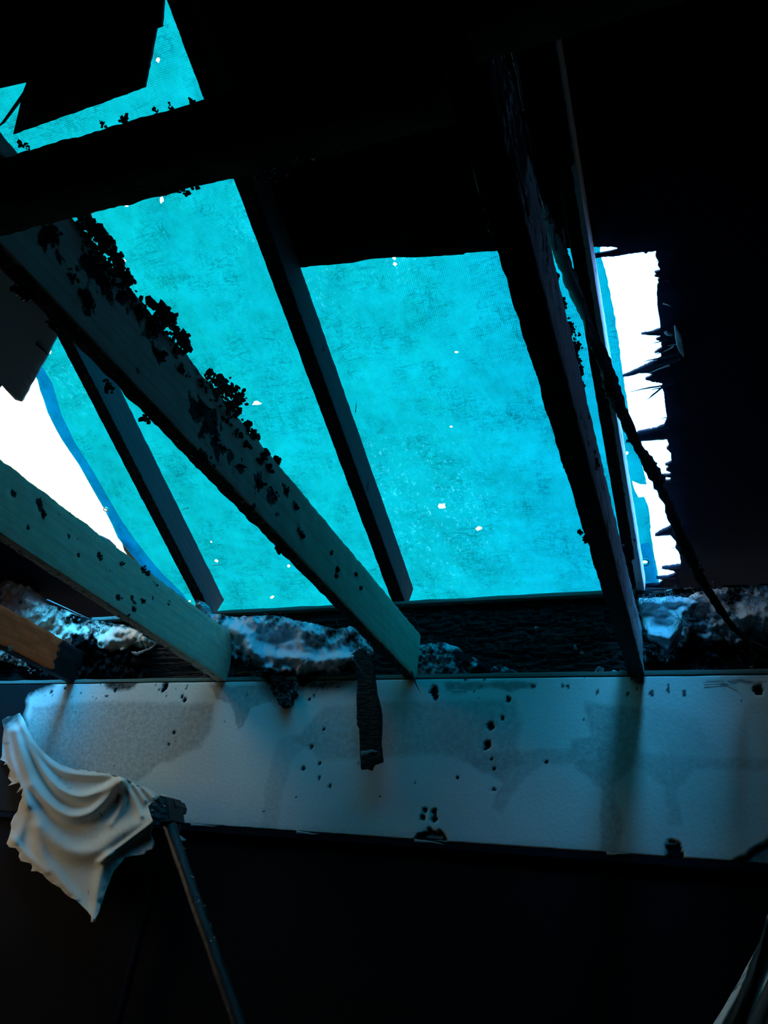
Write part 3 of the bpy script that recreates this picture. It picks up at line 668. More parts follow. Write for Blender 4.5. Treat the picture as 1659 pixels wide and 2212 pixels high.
# rafters
def rafter(x0, x1, w, lab, ch=None, m=None, y1=1.93):
    ya = TOPY + .02
    return beam('rafter', (x0, y1, zR(y1, 0)), (x1, ya, zR(ya, 0)), w, .088, m or M_rafter, None, char=ch, erode=.0008, rough=.0008, label=lab, category='beam', group='rafters under the tarpaulin')
def chB(v):
    return .7 if abs(v[2] - zR(v[1], 0)) < .004 else .25 * max(0, noise.noise(v * 14)) + .1
rL = rafter(-1.513, -1.44, .040, 'charred rafter with two nails in its side, behind the blotchy joist at left', chB)
rM = rafter(-.838, -.842, .042, 'black rafter standing against the middle of the blue tarpaulin', lambda v: max(.15, chB(v)), M_rafter_d)
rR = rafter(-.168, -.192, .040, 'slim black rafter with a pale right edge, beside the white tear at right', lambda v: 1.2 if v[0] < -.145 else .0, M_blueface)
for o_, p, q in [(rL, (393, 1101), (405, 1102)), (rL, (459, 1223), (470, 1215))]:
    a = onX(p, -1.463); b2 = a + Vector((.022, 0, .004)); nl = tube('nail', [a, (a + b2) / 2, b2, b2 + Vector((.001, 0, 0))], [.0011, .0011, .0011, .0024], M_metal, None, 8); reparent(nl, o_)
rfa = [((700, 760), 5), ((768, 890), 4), ((795, 1060), 5)]
for p, r in rfa: reparent(sliver('loose_shard', onX(p, -.794), onX((p[0] + 3, p[1] - 26), -.794), .006, .002, M_dsplint, None, Vector((1, 0, 0))), rM)
# burnt brown scab at the foot of the middle rafter
scab = sheet('burnt_end', [onX(p, -.79).yz[:] for p in [(905, 1300), (912, 1312), (920, 1340), (930, 1370), (934, 1392), (926, 1398), (918, 1372), (908, 1350), (902, 1322)]], .004,
             lambda y, z: Vector((-.79 + .004 * noise.noise(Vector((y * 90, z * 90, 0))), y, z)), (-.012, 0, 0), timber('scorched_brown_wood', (.30, .20, .13), (.12, .08, .06), speck=.52), None, label='brown scorched end grain')
reparent(scab, rM)

# charred fascia beyond the wall
def fascia():
    x0, x1, z0, z1, y = XL, XR, .60, .917, F; d = .0042; vs = []; fs = []; at = []
    xs = [x0 + .12 * i for i in range(int((-.95 - x0) / .12) + 1)]; x = -.95
    while x < .45: xs.append(x); x += d
    while x < x1: xs.append(x); x += .12
    xs.append(x1); nz = int((z1 - z0) / d); n = len(xs)
    for j in range(nz + 1):
        for xx in xs:
            z = z0 + (z1 - z0) * j / nz; v = Vector((xx * 13 + 1.2 * noise.noise(Vector((xx * 9, z * 20, 0))), z * 85 + .8 * noise.noise(Vector((xx * 30, z * 30, 4))), 0))
            dd, pp = noise.voronoi(v, distance_metric='DISTANCE'); crk = min(1, (dd[1] - dd[0]) * 5)
            top = 0.003 * noise.noise(Vector((xx * 10, 0, 3))) if j == nz else 0
            vs.append((xx, y + .009 * (1 - crk) + .006 * noise.noise(v * .3) - (.004 if j == nz else 0), z + top))
    for j in range(nz):
        for i in range(n - 1): fs.append((j * n + i, j * n + i + 1, (j + 1) * n + i + 1, (j + 1) * n + i))
    b0 = len(vs); rim = [i for i in range(n)] + [j * n + n - 1 for j in range(1, nz + 1)] + [nz * n + i for i in range(n - 2, -1, -1)] + [j * n for j in range(nz - 1, 0, -1)]
    for r in rim: vs.append((vs[r][0], F + .04, vs[r][2]))
    for a in range(len(rim)): c = (a + 1) % len(rim); fs.append((rim[c], rim[a], b0 + a, b0 + c))
    fs.append(tuple(b0 + i for i in range(len(rim)))[::-1])
    return link('fascia_board', vs, fs, M_char, None, True, None, label='deeply charred, crackled horizontal fascia board beyond the wall top', category='board')
fa = fascia()
reparent(lumps('ash_crumbs', [(onY(p, 1.885), .004) for p in [(1290, 1447), (1300, 1449), (1333, 1455), (1345, 1452), (1256, 1411), (1242, 1400), (1158, 1357), (1330, 1452), (1352, 1458), (1295, 1444)]], M_lath, None, n=6, size=.0028), fa)
v = [onY(p, 1.878) for p in [(500, 1306), (740, 1302)]]
cap = beam('cap_strip', (XL, 1.882, .905), (-.15, 1.882, .905), .03, .013, M_plate, None, step=.05, ring=.01, char=lambda v: .3); reparent(cap, fa)

# ================================================================ TARPAULIN
TO = .118
def T2(p): q = onR(p, TO); return (q[0], q[1])
lt = [(-330, 0), (-120, 420), (-10, 640), (40, 750), (78, 825), (100, 895), (130, 957), (166, 1012), (198, 1066), (222, 1105), (240, 1138), (252, 1166), (276, 1196), (300, 1226), (336, 1262), (372, 1305), (420, 1365)]
rt = [(1424, 1264), (1420, 1238), (1413, 1205), (1406, 1160), (1402, 1110), (1396, 1092), (1392, 1082), (1380, 1082), (1372, 1068), (1366, 1046), (1384, 1054), (1398, 1056), (1392, 1030), (1384, 1000), (1374, 980), (1364, 950), (1359, 900), (1352, 850), (1344, 800), (1335, 730), (1322, 660), (1312, 610), (1303, 575), (1296, 550), (1300, 533), (1290, 500), (1270, 380)]
Lw = [T2(p) for p in lt]; Rw = [T2(p) for p in rt]
Lw = [(x, y) for x, y in jag(Lw, .03, .004, 2, False)]; Rw = jag(Rw, .008, .003, 6, False)
TP = [(-1.80, -.3)] + Lw + [(-1.72, 2.25), (-.09, 2.25)] + Rw + [(-.16, -.3)]
def wr(x, y):
    v = Vector((x, y, 0)); e_ = min(1, abs(x + .9) / .9)
    z = .010 * noise.noise(v * 3.1) + .005 * noise.noise(Vector((x * 9, y * 3, 1))) + .003 * noise.noise(v * 22) + .0012 * noise.noise(v * 60)
    # creases run in the two weave directions
    z += .0025 * (1 - min(1, abs(noise.noise(Vector((x * 2.5, y * 14, 7)))) * 9)) + .002 * (1 - min(1, abs(noise.noise(Vector((x * 15, y * 2, 3)))) * 9))
    return z
def tplace(off): return lambda x, y: Vector((x, y, zR(y, off) + wr(x, y) + .010))
th = []
for (p, a, b2, s) in [((338, 136), 4, 6, 0), ((268, 453), 4, 8, .5), ((344, 442), 5, 7, .3), ((340, 430), 2, 3, 0), ((552, 881), 9, 5, 0), ((953, 1098), 10, 6, 0), ((1033, 1149), 7, 4, .4), ((985, 768), 5, 3, 0), ((622, 1230), 3, 4, 0), ((586, 1297), 4, 3, 0), ((1386, 984), 5, 4, 0), ((1353, 985), 6, 4, 0), ((467, 1215), 4, 3, 0), ((850, 565), 5, 5, 0), ((852, 578), 4, 4, 0), ((455, 1175), 2, 2, 0), ((974, 931), 3, 2, .6), ((408, 1305), 3, 2, 0), ((105, 765), 4, 4, 0), ((266, 570), 3, 3, 0)]:
    ring_ = []
    for k in range(9):
        t = 2 * math.pi * k / 9; r = random.uniform(.6, 1.25); ring_.append(T2((p[0] + math.cos(t + s) * a * r, p[1] + math.sin(t + s) * b2 * r)))
    if inpoly(ring_[0][0], ring_[0][1], TP): th.append(ring_)
# eyelet holes through sheet
def circ(p, r, n=14): c = T2(p); return [(c[0] + r * math.cos(2 * math.pi * k / n), c[1] + r * math.sin(2 * math.pi * k / n)) for k in range(n)]
th.append(circ((1393, 1220), .0085)); th.append(circ((227, 1106), .006))
wornc = [(T2((930, 1080)), .16), (T2((950, 1180)), .14), (T2((830, 1030)), .1), (T2((560, 1050)), .08), (T2((160, 830)), .1), (T2((690, 620)), .07), (T2((850, 570)), .06), (T2((560, 480)), .08)]
def worn(x, y): return min(1, sum(math.exp(-((x - c[0]) ** 2 + (y - c[1]) ** 2) / (r * r)) for c, r in wornc) + .12)
tarp = sheet('tarpaulin', TP, .010, tplace(TO), (0, .0002, .0006), M_tarp, None, holes=th, attr={'worn': worn},
             label='large blue-green woven tarpaulin stretched over the roof opening, glowing with daylight', category='tarpaulin')
# doubled hem along the left edge, and along the right edge
inn = [(20, 640), (62, 750), (112, 830), (132, 900), (160, 960), (196, 1020), (232, 1080), (258, 1122), (290, 1170), (318, 1205), (352, 1245), (392, 1285), (440, 1350)]
HL = [(Lw_[0] + .003, Lw_[1]) for Lw_ in [T2(p) for p in lt[2:]]] + [T2(p) for p in reversed(inn)]
th_l = [circ((227, 1106), .006)]
hem = sheet('hem', HL, .012, lambda x, y: tplace(TO)(x, y) + Vector((0, -.001, -.004)), (0, .0002, .0006), M_hem, tarp, holes=th_l, attr={'worn': lambda x, y: 0.0}, label='darker blue folded hem')
HR = [(T2(p)[0] - .003, T2(p)[1]) for p in [(1424, 1264), (1419, 1238), (1412, 1205), (1405, 1178)]] + [T2((1362, 1186)), T2((1372, 1225)), T2((1376, 1266))]
sheet('hem', HR, .012, lambda x, y: tplace(TO)(x, y) + Vector((0, -.001, -.004)), (0, .0002, .0006), M_hem, tarp, holes=[circ((1393, 1220), .0085)], attr={'worn': lambda x, y: 0.0}, label='darker blue folded hem')
def torus(name, p, R_, r_, m, parent):
    c = onR(p, TO); c = tplace(TO)(*T2(p)) + Vector((0, -.001, -.005)); vs, fs = [], []; n, k = 20, 8
    u = Vector((1, 0, 0)); w_ = Vector((0, 1, -T)).normalized(); nn = u.cross(w_)
    for i in range(n):
        a = 2 * math.pi * i / n; d = u * math.cos(a) + w_ * math.sin(a)
        for j in range(k): b_ = 2 * math.pi * j / k; vs.append(c + d * (R_ + r_ * math.cos(b_)) + nn * r_ * math.sin(b_))
    for i in range(n):
        for j in range(k): fs.append((i * k + j, ((i + 1) % n) * k + j, ((i + 1) % n) * k + (j + 1) % k, i * k + (j + 1) % k))
    return link(name, vs, fs, m, parent, True, None, label='metal eyelet ring')
torus('eyelet', (227, 1106), .0072, .0018, M_metal, tarp); torus('eyelet', (1393, 1220), .0105, .0022, M_tarp, tarp)
# olive felt scrap showing past the tarpaulin edge, and a burnt shingle
sheet('felt_scrap', [T2(p) for p in [(248, 1150), (262, 1168), (300, 1226), (340, 1270), (300, 1262), (262, 1205), (255, 1180)]], .01, lambda x, y: Vector((x, y, zR(y, TO) + .03)), (0, 0, .002), M_felt, None,
      label='small olive scrap of roofing felt beside the left tarpaulin edge', category='felt')
sheet('shingle', [onR(p, .125).to_2d()[:] for p in [(170, 1140), (197, 1153), (220, 1160), (236, 1168), (251, 1183), (247, 1186), (230, 1182), (212, 1174), (190, 1172), (150, 1160)]], .01, lambda x, y: Vector((x, y, zR(y, .125))), (0, 0, .005), M_shingle, None,
      label='burnt brown shingle sticking out against the white sky above the lower left joist', category='shingle')

# ================================================================ INSULATION
def wool_clump(name, P, y0, folds, m, lab, amp=.03, soot=None, step=3.2, parent=None, spots=None, base_slope=0.0, seed=0.0, fib=M_fib, jagged=5):
    P = jag(P, 6, jagged, seed); clean = [L for (L, a, w_) in (soot or []) if a < 0 and len(L) > 2]
    cx = sum(p[0] for p in P) / len(P); cy = sum(p[1] for p in P) / len(P)
    def depth(u, v):
        q = onY((u, v), y0); d = 0
        for (L, h, w_) in folds:
            dist = lined(u, v, L); d += h * math.exp(-(dist / w_) ** 2)
        hf = 1.0
        for cp in clean:
            hf = min(hf, 1.0 - .75 * max(0, min(1, sdist(u, v, cp) / 14 + .5)))
        d += amp * (fb(q, 14, 3, seed)) * .75 + hf * amp * .6 * fb(q + Vector((0, 0, q[0] * .5)), 48, 4, seed + 3) + hf * amp * .26 * noise.noise(q * 190)
        e_ = max(0, 1 - sdist(u, v, P) / 12.0); return y0 - d + e_ * e_ * .012 - base_slope * (v - cy) * .0011
    def place(u, v): return onY((u, v), depth(u, v))
    def sootf(u, v):
        q = onY((u, v), y0); s = .55 + .6 * fb(q, 20, 4, seed + 8)
        if soot:
            for (L, a, w_) in soot:
                dist = sdist(u, v, L) if len(L) > 2 else -lined(u, v, L); s += a * max(0, min(1, dist / w_ + .5))
        return max(0, min(1.2, s))
    ob = sheet(name, P, step, place, (0, .025, .006), m, parent, attr={'soot': sootf}, jit=.5, label=lab, category='insulation', group='torn insulation batts on the wall top')
    if spots:
        fibres('loose_fibres', [(place(*p) + Vector((0, -.004, 0)), r * .0011) for p, r in spots], fib, ob, n=40, ln=.02)
    return ob
CL = -.9
wool_clump('insulation_batt', [(425, 1295), (436, 1300), (455, 1322), (490, 1330), (520, 1333), (560, 1330), (585, 1328), (640, 1340), (690, 1350), (730, 1360), (755, 1352), (775, 1372), (795, 1395), (800, 1410), (770, 1425), (765, 1445), (720, 1455), (690, 1465), (660, 1475), (640, 1500), (625, 1522), (612, 1530), (598, 1520), (590, 1495), (575, 1470), (555, 1455), (520, 1440), (490, 1460), (450, 1462), (445, 1440), (455, 1400), (438, 1370), (420, 1330)], 1.79,
    [([(560, 1345), (640, 1352), (720, 1385)], .020, 14), ([(470, 1345), (530, 1370), (545, 1410), (600, 1420), (690, 1425), (760, 1420)], .034, 13), ([(545, 1440), (620, 1445), (700, 1440)], .014, 10), ([(650, 1375), (660, 1400), (700, 1405)], .02, 8), ([(560, 1385), (620, 1378)], -.022, 10), ([(600, 1400), (640, 1405)], -.018, 9), ([(770, 1395), (795, 1400)], .02, 9), ([(595, 1470), (615, 1525)], .014, 9), ([(430, 1310), (450, 1370)], .02, 14)],
    M_wool, 'grey-blue torn insulation slumped on the wall top between the lower left and blotchy joists', .030,
    soot=[([(470, 1345), (520, 1362), (545, 1405), (600, 1425), (690, 1430), (760, 1430), (795, 1400)], 1.0, -1)] and
         [([(490, 1340), (560, 1345), (640, 1360), (690, 1400), (760, 1395), (750, 1428), (640, 1450), (560, 1430), (530, 1400), (480, 1370)], CL, 22), ([(440, 1400), (520, 1430), (590, 1460), (600, 1530), (430, 1530)], .5, 20), ([(560, 1455), (700, 1450), (640, 1530), (590, 1530)], .45, 12)],
    spots=[((440, 1320), 12), ((455, 1440), 14), ((600, 1500), 12), ((620, 1515), 8), ((700, 1455), 14), ((640, 1470), 14), ((740, 1370), 12), ((590, 1345), 20), ((560, 1460), 14), ((520, 1450), 16), ((790, 1400), 8)], seed=1.3)
wool_clump('insulation_batt', [(-30, 1222), (0, 1240), (30, 1252), (62, 1266), (88, 1296), (110, 1308), (150, 1322), (165, 1330), (190, 1334), (232, 1346), (270, 1350), (290, 1360), (300, 1372), (325, 1385), (332, 1394), (310, 1402), (300, 1412), (315, 1440), (320, 1470), (100, 1474), (60, 1440), (-30, 1420)], 1.86,
    [([(20, 1262), (100, 1330), (180, 1380)], .03, 22), ([(200, 1380), (260, 1378), (300, 1375)], .03, 20), ([(150, 1350), (190, 1350)], -.01, 12)],
    M_wool_l, 'ash-grey burnt insulation with a pinkish clean patch, between the orange and lower left joists', .034,
    soot=[([(205, 1372), (240, 1356), (288, 1362), (296, 1374), (270, 1402), (235, 1404), (215, 1395)], -1.3, 14), ([(0, 1240), (60, 1270), (100, 1320), (160, 1350), (140, 1395), (90, 1370), (40, 1330), (0, 1310)], -.45, 20), ([(60, 1402), (330, 1402), (330, 1480), (60, 1480)], .9, 14), ([(140, 1330), (205, 1335), (210, 1400), (160, 1410)], .35, 14)],
    spots=[((20, 1260), 16), ((60, 1290), 18), ((100, 1330), 16), ((120, 1370), 16), ((240, 1352), 12), ((160, 1400), 14)], seed=4.1, fib=M_fibd)
wool_clump('insulation_batt', [(1380, 1292), (1400, 1292), (1420, 1290), (1450, 1288), (1470, 1288), (1500, 1296), (1510, 1302), (1495, 1318), (1478, 1330), (1472, 1352), (1465, 1375), (1458, 1395), (1445, 1408), (1436, 1418), (1428, 1412), (1420, 1395), (1402, 1382), (1392, 1360), (1388, 1340), (1382, 1322)], 1.80,
    [([(1475, 1322), (1468, 1355), (1445, 1378), (1410, 1372)], .026, 9), ([(1385, 1300), (1450, 1300), (1500, 1300)], .012, 9), ([(1440, 1350), (1425, 1345)], -.03, 13), ([(1390, 1328), (1440, 1330)], -.016, 6)],
    M_wool, 'pale blue wad of insulation dangling just right of the flaking joist', .018,
    soot=[([(1385, 1290), (1500, 1290), (1490, 1320), (1470, 1370), (1440, 1400), (1400, 1375), (1385, 1340)], -.75, 10)],
    spots=[((1438, 1410), 8), ((1400, 1300), 10), ((1450, 1295), 12), ((1470, 1340), 6), ((1460, 1380), 8)], seed=7.7, step=2.6, jagged=3)
wool_clump('insulation_batt', [(1480, 1292), (1510, 1276), (1540, 1272), (1590, 1268), (1620, 1264), (1659, 1266), (1720, 1262), (1720, 1462), (1620, 1455), (1560, 1462), (1500, 1466), (1470, 1460), (1395, 1466), (1390, 1400), (1440, 1420), (1462, 1400), (1478, 1350)], 1.88,
    [([(1500, 1300), (1560, 1310), (1640, 1340), (1700, 1330)], .03, 18), ([(1540, 1350), (1600, 1340), (1659, 1310)], .02, 12), ([(1480, 1455), (1600, 1445)], .02, 8)],
    M_wool, 'dark crumbly insulation mass at the right edge behind the thin cable', .036,
    soot=[([(1490, 1285), (1560, 1280), (1580, 1330), (1500, 1335)], -.55, 14), ([(1590, 1290), (1659, 1285), (1659, 1350), (1590, 1350)], -.6, 14), ([(1550, 1330), (1600, 1330), (1610, 1370), (1560, 1365)], -.5, 12), ([(1390, 1385), (1700, 1385), (1700, 1470), (1390, 1470)], .45, 30)],
    spots=[((1510, 1300), 14), ((1540, 1290), 14), ((1600, 1320), 16), ((1630, 1300), 16), ((1590, 1345), 12), ((1640, 1340), 14)], seed=11.2, step=3.4)
wool_clump('insulation_batt', [(905, 1395), (925, 1390), (960, 1388), (985, 1396), (1000, 1412), (1030, 1425), (1060, 1434), (1090, 1440), (1115, 1450), (1118, 1462), (1000, 1466), (900, 1462), (895, 1430)], 1.85,
    [([(930, 1410), (1000, 1430), (1080, 1448)], .02, 12)], M_wool, 'small heap of blackened wool at the foot of the blotchy joist', .026,
    soot=[([(900, 1390), (1110, 1440), (1118, 1470), (895, 1470)], .12, 10)], spots=[((930, 1400), 10), ((990, 1415), 12), ((1060, 1440), 12), ((960, 1440), 14)], seed=15.0, fib=M_fibd)
# strip of torn wool climbing the left rafter foot
# thin lath lying on the left batt and a curled foil scrap
sliver('lath', onY((102, 1296), 1.80), onY((192, 1336), 1.80), .010, .006, M_lath, None, Vector((0, 0, 1)), label='thin grey lath lying above the ash-grey insulation at left', category='lath')
tube('foil_scrap', [onY(p, 1.78) for p in [(284, 1408), (296, 1412), (312, 1406), (326, 1400), (335, 1392)]], [.002, .006, .004, .003, .001], M_lath, bpy.data.objects['insulation_batt.001'], 8, .4, .4, label='small curled pale scrap')
# dark struts in the left eaves
def strut(a, ya, b2, yb, w_, lab):
    A_, B_ = onY(a, ya), onY(b2, yb)
    return beam('eaves_strut', A_, B_, w_, .03, M_dark, None, char=lambda v: .35, label=lab, category='beam', step=.02)
strut((90, 1300), 2.0, (-10, 1150), 1.9, .045, 'black slanting strut in the dark eaves above the ash-grey insulation')
tube('wire_staple', [onY(p, 1.9) for p in [(72, 1243), (75, 1233), (79, 1231)]], [.0015] * 3, M_lath, None, 6, label='tiny pale bent wire on the dark eaves strut', category='wire')

# ================================================================ HANGING AND STANDING PIECES
# charred board hanging in front of the plasterboard
hb = [(752, 1415), (775, 1405), (790, 1418), (806, 1440), (808, 1470), (812, 1500), (820, 1530), (822, 1560), (820, 1600), (824, 1645), (805, 1652), (800, 1664), (790, 1660), (780, 1662), (777, 1620), (776, 1575), (771, 1565), (770, 1500), (772, 1470), (764, 1440)]
def hplace(u, v):
    t = (v - 1405) / 260.0; return onY((u, v), 1.765 - .025 * t + .004 * noise.noise(Vector((u * .05, v * .02, 0))) + .003 * noise.noise(Vector((u * .3, v * .06, 4))))
sheet('hanging_board', jag(hb, 7, 1.6, 3), 4, hplace, (0, .014, .002), M_char, None, label='short charred board hanging down in front of the plasterboard strip', category='board')
hbo = bpy.data.objects['hanging_board']
sliver('ash_streak', hplace(780, 1628) + Vector((0, -.002, 0)), hplace(818, 1622) + Vector((0, -.002, 0)), .012, .002, M_lath, hbo, Vector((0, 1, 0)), label='grey ash streak')
# twigs of burnt lath
sliver('lath', onY((764, 1425), 1.75), onY((792, 1465), 1.745), .006, .004, M_dsplint, None, Vector((0, 1, 0)), label='thin dark sliver leaning on the top of the hanging charred board', category='lath')
sliver('lath', onY((888, 1450), 1.76), onY((908, 1497), 1.75), .006, .004, M_dsplint, None, Vector((0, 1, 0)), label='thin sliver hanging under the end of the blotchy joist', category='lath')
sliver('lath', onY((1384, 1455), 1.77), onY((1378, 1480), 1.78), .010, .006, M_crust, None, Vector((0, 1, 0)), label='black shred under the end of the flaking right joist', category='lath')
# thin pale strip hanging beside the right joist, top
sp = [onY(p, y) for p, y in [((1101, 62), .38), ((1110, 120), .40), ((1122, 180), .43), ((1130, 238), .46)]]
tube('hanging_strip', sp, [.0022, .0022, .0018, .0012], M_lath, None, 6, .3, label='thin pale strip hanging beside the right joist near the top', category='strip')
# cobweb-like soot strings on the right joist
cw = [[(1085, 85), (1078, 120), (1072, 155), (1068, 210), (1075, 250)], [(1045, 60), (1062, 110), (1072, 150)], [(1050, 110), (1060, 150), (1068, 190), (1080, 260), (1085, 300)], [(1100, 150), (1115, 210), (1120, 250), (1128, 290), (1132, 340), (1140, 370), (1150, 400)], [(1095, 300), (1110, 360), (1125, 420), (1135, 470)], [(1178, 470), (1186, 500), (1192, 540)], [(1145, 350), (1158, 395), (1162, 410), (1175, 445), (1185, 480)], [(1210, 490), (1216, 520), (1220, 545)], [(1120, 265), (1130, 300), (1135, 330)]]
for i, L in enumerate(cw):
    c = tube('soot_string', [onX(p, -.127) + Vector((.003 * (i % 3), 0, -.002 * (i % 2))) for p in L], [.0013] * len(L), M_lath, None, 5, .9); reparent(c, jR)
# burnt strip hanging slack across the right tear, and the cable it ends in
cpts = [((1172, 440), .62, .006), ((1192, 500), .70, .010), ((1215, 560), .78, .014), ((1246, 640), .88, .017), ((1277, 720), .98, .016), ((1306, 785), 1.05, .015), ((1325, 845), 1.12, .022), ((1348, 900), 1.18, .015), ((1385, 975), 1.26, .013), ((1418, 1030), 1.33, .020), ((1440, 1080), 1.40, .014), ((1462, 1135), 1.47, .014), ((1490, 1200), 1.54, .017), ((1520, 1262), 1.60, .013), ((1548, 1305), 1.65, .011), ((1578, 1348), 1.69, .009), ((1610, 1380), 1.71, .008), ((1650, 1400), 1.72, .0075), ((1700, 1412), 1.73, .0075)]
tube('burnt_cable', [onY(p, y) for p, y, r in cpts], [r * .72 for p, y, r in cpts], M_cable, None, 12, .25, .45, label='long burnt cable sagging from the right joist across the white tear to the right edge', category='cable')
bc = bpy.data.objects['burnt_cable']
lumps('char_crust', [(onY(p, y), s) for p, y, s in [((1325, 860), 1.12, .006), ((1315, 850), 1.11, .005), ((1400, 1000), 1.29, .006), ((1418, 1020), 1.32, .008), ((1428, 1040), 1.34, .007), ((1375, 960), 1.25, .004), ((1488, 1190), 1.53, .006), ((1500, 1215), 1.56, .006), ((1475, 1190), 1.52, .004), ((1530, 1275), 1.61, .005), ((1512, 1230), 1.57, .006)]], M_crust, bc, n=14, size=.003)
tube('loose_strand', [onY(p, y) for p, y in [((1221, 555), .77), ((1250, 620), .84), ((1268, 665), .92), ((1285, 715), .97)]], [.0007] * 4, M_lath, bc, 5, label='fine pale strand')
tube('loose_strand', [onY(p, y) for p, y in [((1300, 800), 1.03), ((1304, 820), 1.06), ((1300, 832), 1.06), ((1304, 838), 1.07)]], [.0016, .0014, .0012, .0004], M_lath, bc, 5, .6, label='fine pale strand')

# burnt pole with its boxy head
pole = empty('burnt_pole', onY((520, 2212), 1.66) * 1.0 + Vector((0, 0, 0)), label='burnt leaning pole with a boxy head, beside the torn cream cloth', category='pole')
top = onY((358, 1762), 1.70); bot2 = onY((520, 2225), 1.66); dirn = (bot2 - top).normalized(); tfl = (FL - top[2]) / dirn[2]
pts = [top + dirn * (tfl * k / 12.0) for k in range(13)]
tube('shaft', pts, [.017] + [.0145] * 12, M_pole, pole, 14, .10)
hd = [(320, 1742), (332, 1730), (346, 1718), (360, 1722), (364, 1738), (368, 1772), (344, 1776), (342, 1782), (334, 1782), (326, 1762)]
sheet('head_box', hd, 5, lambda u, v: onY((u, v), 1.662 + .0006 * (u - 340) * 1.0 + .002 * noise.noise(Vector((u * .1, v * .1, 0)))), (.004, .055, .004), M_pole, pole, smooth=False, label='boxy bracket head')
sheet('head_cap', [(346, 1719), (362, 1722), (375, 1726), (380, 1738), (378, 1750), (368, 1752), (366, 1790), (358, 1745)], 4, lambda u, v: onY((u, v), 1.70), (0, .05, 0), M_pole, pole, smooth=False)
lumps('ash_crumbs', [(onY(p, 1.64), .004) for p in [(333, 1738), (330, 1752), (352, 1740), (400, 1835), (415, 1895), (425, 1935), (430, 1950), (440, 1958), (455, 2000), (465, 2030), (418, 1910), (328, 1760)]], M_lath, pole, n=5, size=.0018)
sheet('paper_curl', [(384, 1801), (402, 1814), (398, 1817), (386, 1816)], 4, lambda u, v: onY((u, v), 1.70), (0, .001, 0), M_wall, wall)

# ---------------------------------------------------------------- cloths
def cloth(name, P, y0, ridges, lab, dirt_shade=(), step=3.0, amp=0.8, slope=(0, 0), m=None):
    x0 = sum(p[0] for p in P) / len(P); yv0 = sum(p[1] for p in P) / len(P)
    ridges = [(smoothl(L), h, w_) for L, h, w_ in ridges]
    def depth(u, v):
        d = 0
        for (L, h, w_) in ridges: d += h * math.exp(-(lined(u, v, L) / w_) ** 2)
        d += .0025 * noise.noise(Vector((u * .02, v * .02, 1))) + .0008 * noise.noise(Vector((u * .12, v * .12, 2)))
        e_ = max(0, 1 - sdist(u, v, P) / 10.0); d += .004 * e_ * noise.noise(Vector((u * .07, v * .07, 5))) * 2
        return y0 - amp * d + slope[0] * (u - x0) + slope[1] * (v - yv0)
    def dirt_shadef(u, v):
        s = .05
        for (L, a, w_) in dirt_shade: s = max(s, a * math.exp(-(lined(u, v, L) / w_) ** 2))
        return s
    return sheet(name, P, step, lambda u, v: onY((u, v), depth(u, v)), (0, .0022, 0), m or M_cloth, None, attr={'dirt_shade': dirt_shadef}, label=lab, category='cloth', group='torn cloths')
Lc = [(42, 1540), (50, 1552), (62, 1578), (72, 1598), (84, 1614), (98, 1628), (112, 1640), (128, 1650), (150, 1658), (175, 1662), (205, 1666), (235, 1671), (258, 1677), (272, 1682), (285, 1690), (305, 1698), (325, 1706), (340, 1715), (352, 1716), (372, 1724),
      (378, 1736), (362, 1745), (342, 1760), (330, 1776), (328, 1790), (324, 1800), (330, 1812), (333, 1822), (330, 1834), (318, 1838), (312, 1846), (290, 1848), (270, 1852), (258, 1868), (246, 1880), (240, 1894), (234, 1910), (226, 1930), (219, 1950), (214, 1968), (207, 1982), (204, 1992), (196, 1992), (197, 1980), (188, 1968), (175, 1955), (165, 1945), (150, 1938), (140, 1930), (130, 1918), (112, 1908), (100, 1898), (92, 1888), (80, 1882), (67, 1882), (70, 1872), (66, 1865), (45, 1860), (40, 1850), (42, 1842), (34, 1832), (20, 1830), (14, 1822), (18, 1812),
      (22, 1800), (24, 1790), (23, 1778), (30, 1762), (38, 1752), (42, 1735), (48, 1722), (46, 1718), (50, 1704), (36, 1712), (45, 1698), (42, 1690), (18, 1697), (26, 1690), (17, 1680), (22, 1664), (14, 1650), (8, 1652), (12, 1646), (0, 1641), (4, 1633), (5, 1600), (8, 1575), (4, 1556), (16, 1548), (30, 1546)]
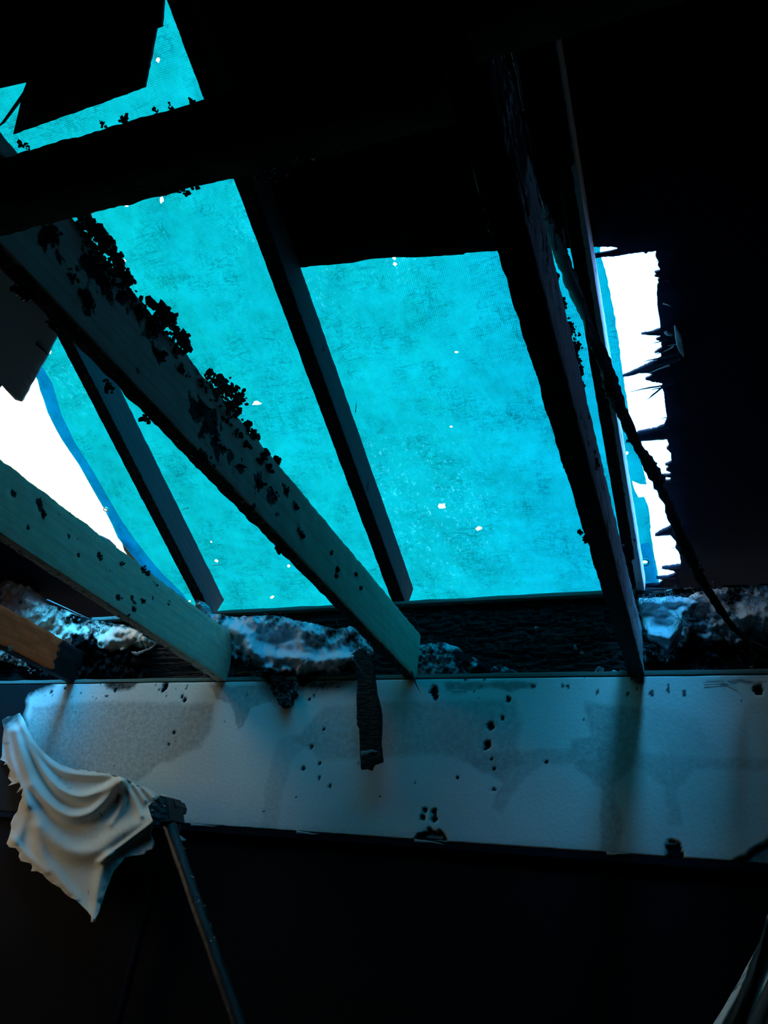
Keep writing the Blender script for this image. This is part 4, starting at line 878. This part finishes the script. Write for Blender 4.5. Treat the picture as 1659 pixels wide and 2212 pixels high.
cl = cloth('torn_cloth', Lc, 1.765,
      [([(44, 1556), (72, 1628), (112, 1690), (150, 1716), (185, 1720), (222, 1706), (258, 1684)], .030, 10), ([(36, 1580), (66, 1680), (105, 1735), (150, 1762), (195, 1755), (232, 1722), (262, 1688)], .034, 13), ([(52, 1568), (84, 1622), (125, 1662), (175, 1674), (240, 1676)], .016, 7),
       ([(24, 1570), (44, 1680), (82, 1770), (135, 1830), (200, 1840), (260, 1800), (325, 1768)], .026, 20), ([(14, 1570), (24, 1640), (60, 1740)], .012, 8), ([(80, 1790), (92, 1850), (130, 1900), (200, 1985)], .016, 14), ([(268, 1690), (290, 1728), (305, 1762)], .014, 6), ([(288, 1696), (312, 1730)], .012, 5), ([(310, 1704), (330, 1724)], .010, 5), ([(262, 1692), (262, 1740), (240, 1780)], .012, 8),
       ([(345, 1766), (300, 1800), (262, 1828), (215, 1862)], .018, 7), ([(235, 1850), (215, 1900), (205, 1985)], .016, 12), ([(28, 1812), (60, 1848), (100, 1884)], .010, 8), ([(60, 1700), (50, 1780), (30, 1820)], .010, 12)],
      'torn cream cloth draped at left from the wall top to the burnt pole', dirt_shade=[([(256, 1718), (252, 1732)], .9, 4), ([(277, 1730), (276, 1738)], .6, 3), ([(216, 1756), (220, 1762)], .6, 3), ([(8, 1606), (20, 1606)], .6, 3), ([(268, 1802), (268, 1810)], .5, 3), ([(332, 1800), (300, 1840)], .4, 14), ([(130, 1680), (150, 1700)], .25, 12), ([(30, 1545), (10, 1560)], .9, 18), ([(190, 1920), (192, 1930)], .4, 3)], slope=(-.00010, -.00010))  # small grimy marks; the soft patch under the top hem paints the valley's shade
Rc = [(1668, 1955), (1656, 1980), (1648, 2010), (1640, 2036), (1628, 2060), (1612, 2088), (1598, 2116), (1580, 2146), (1562, 2178), (1540, 2212), (1515, 2260), (1500, 2300), (1900, 2300), (1900, 1900), (1720, 1880)]
M_cloth_lit = M_cloth.copy(); M_cloth_lit.name = 'lit_cotton'  # paler copy of the cotton, stronger light on this cloth put into colour
for n_ in M_cloth_lit.node_tree.nodes:
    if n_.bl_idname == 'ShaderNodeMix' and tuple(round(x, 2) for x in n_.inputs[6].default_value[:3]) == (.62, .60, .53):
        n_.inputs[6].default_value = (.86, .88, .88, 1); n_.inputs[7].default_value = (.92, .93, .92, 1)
cloth('torn_cloth', Rc, 1.72, [([(1660, 1975), (1615, 2110), (1560, 2212), (1530, 2290)], .03, 20), ([(1664, 2010), (1632, 2120), (1600, 2212), (1570, 2290)], -.05, 13), ([(1690, 2060), (1640, 2150), (1610, 2212), (1590, 2290)], .03, 10), ([(1690, 2110), (1650, 2212), (1630, 2290)], -.03, 9), ([(1700, 2150), (1670, 2212), (1650, 2290)], .03, 12), ([(1760, 2100), (1720, 2290)], .03, 30)],
      'blue-lit hanging cloth fold in the lower right corner', dirt_shade=[([(1662, 2000), (1640, 2080), (1628, 2140), (1605, 2212)], 1.2, 6)], m=M_cloth_lit)  # dark band along the fold paints the shade in its gap
reparent(nog_cr, ng)
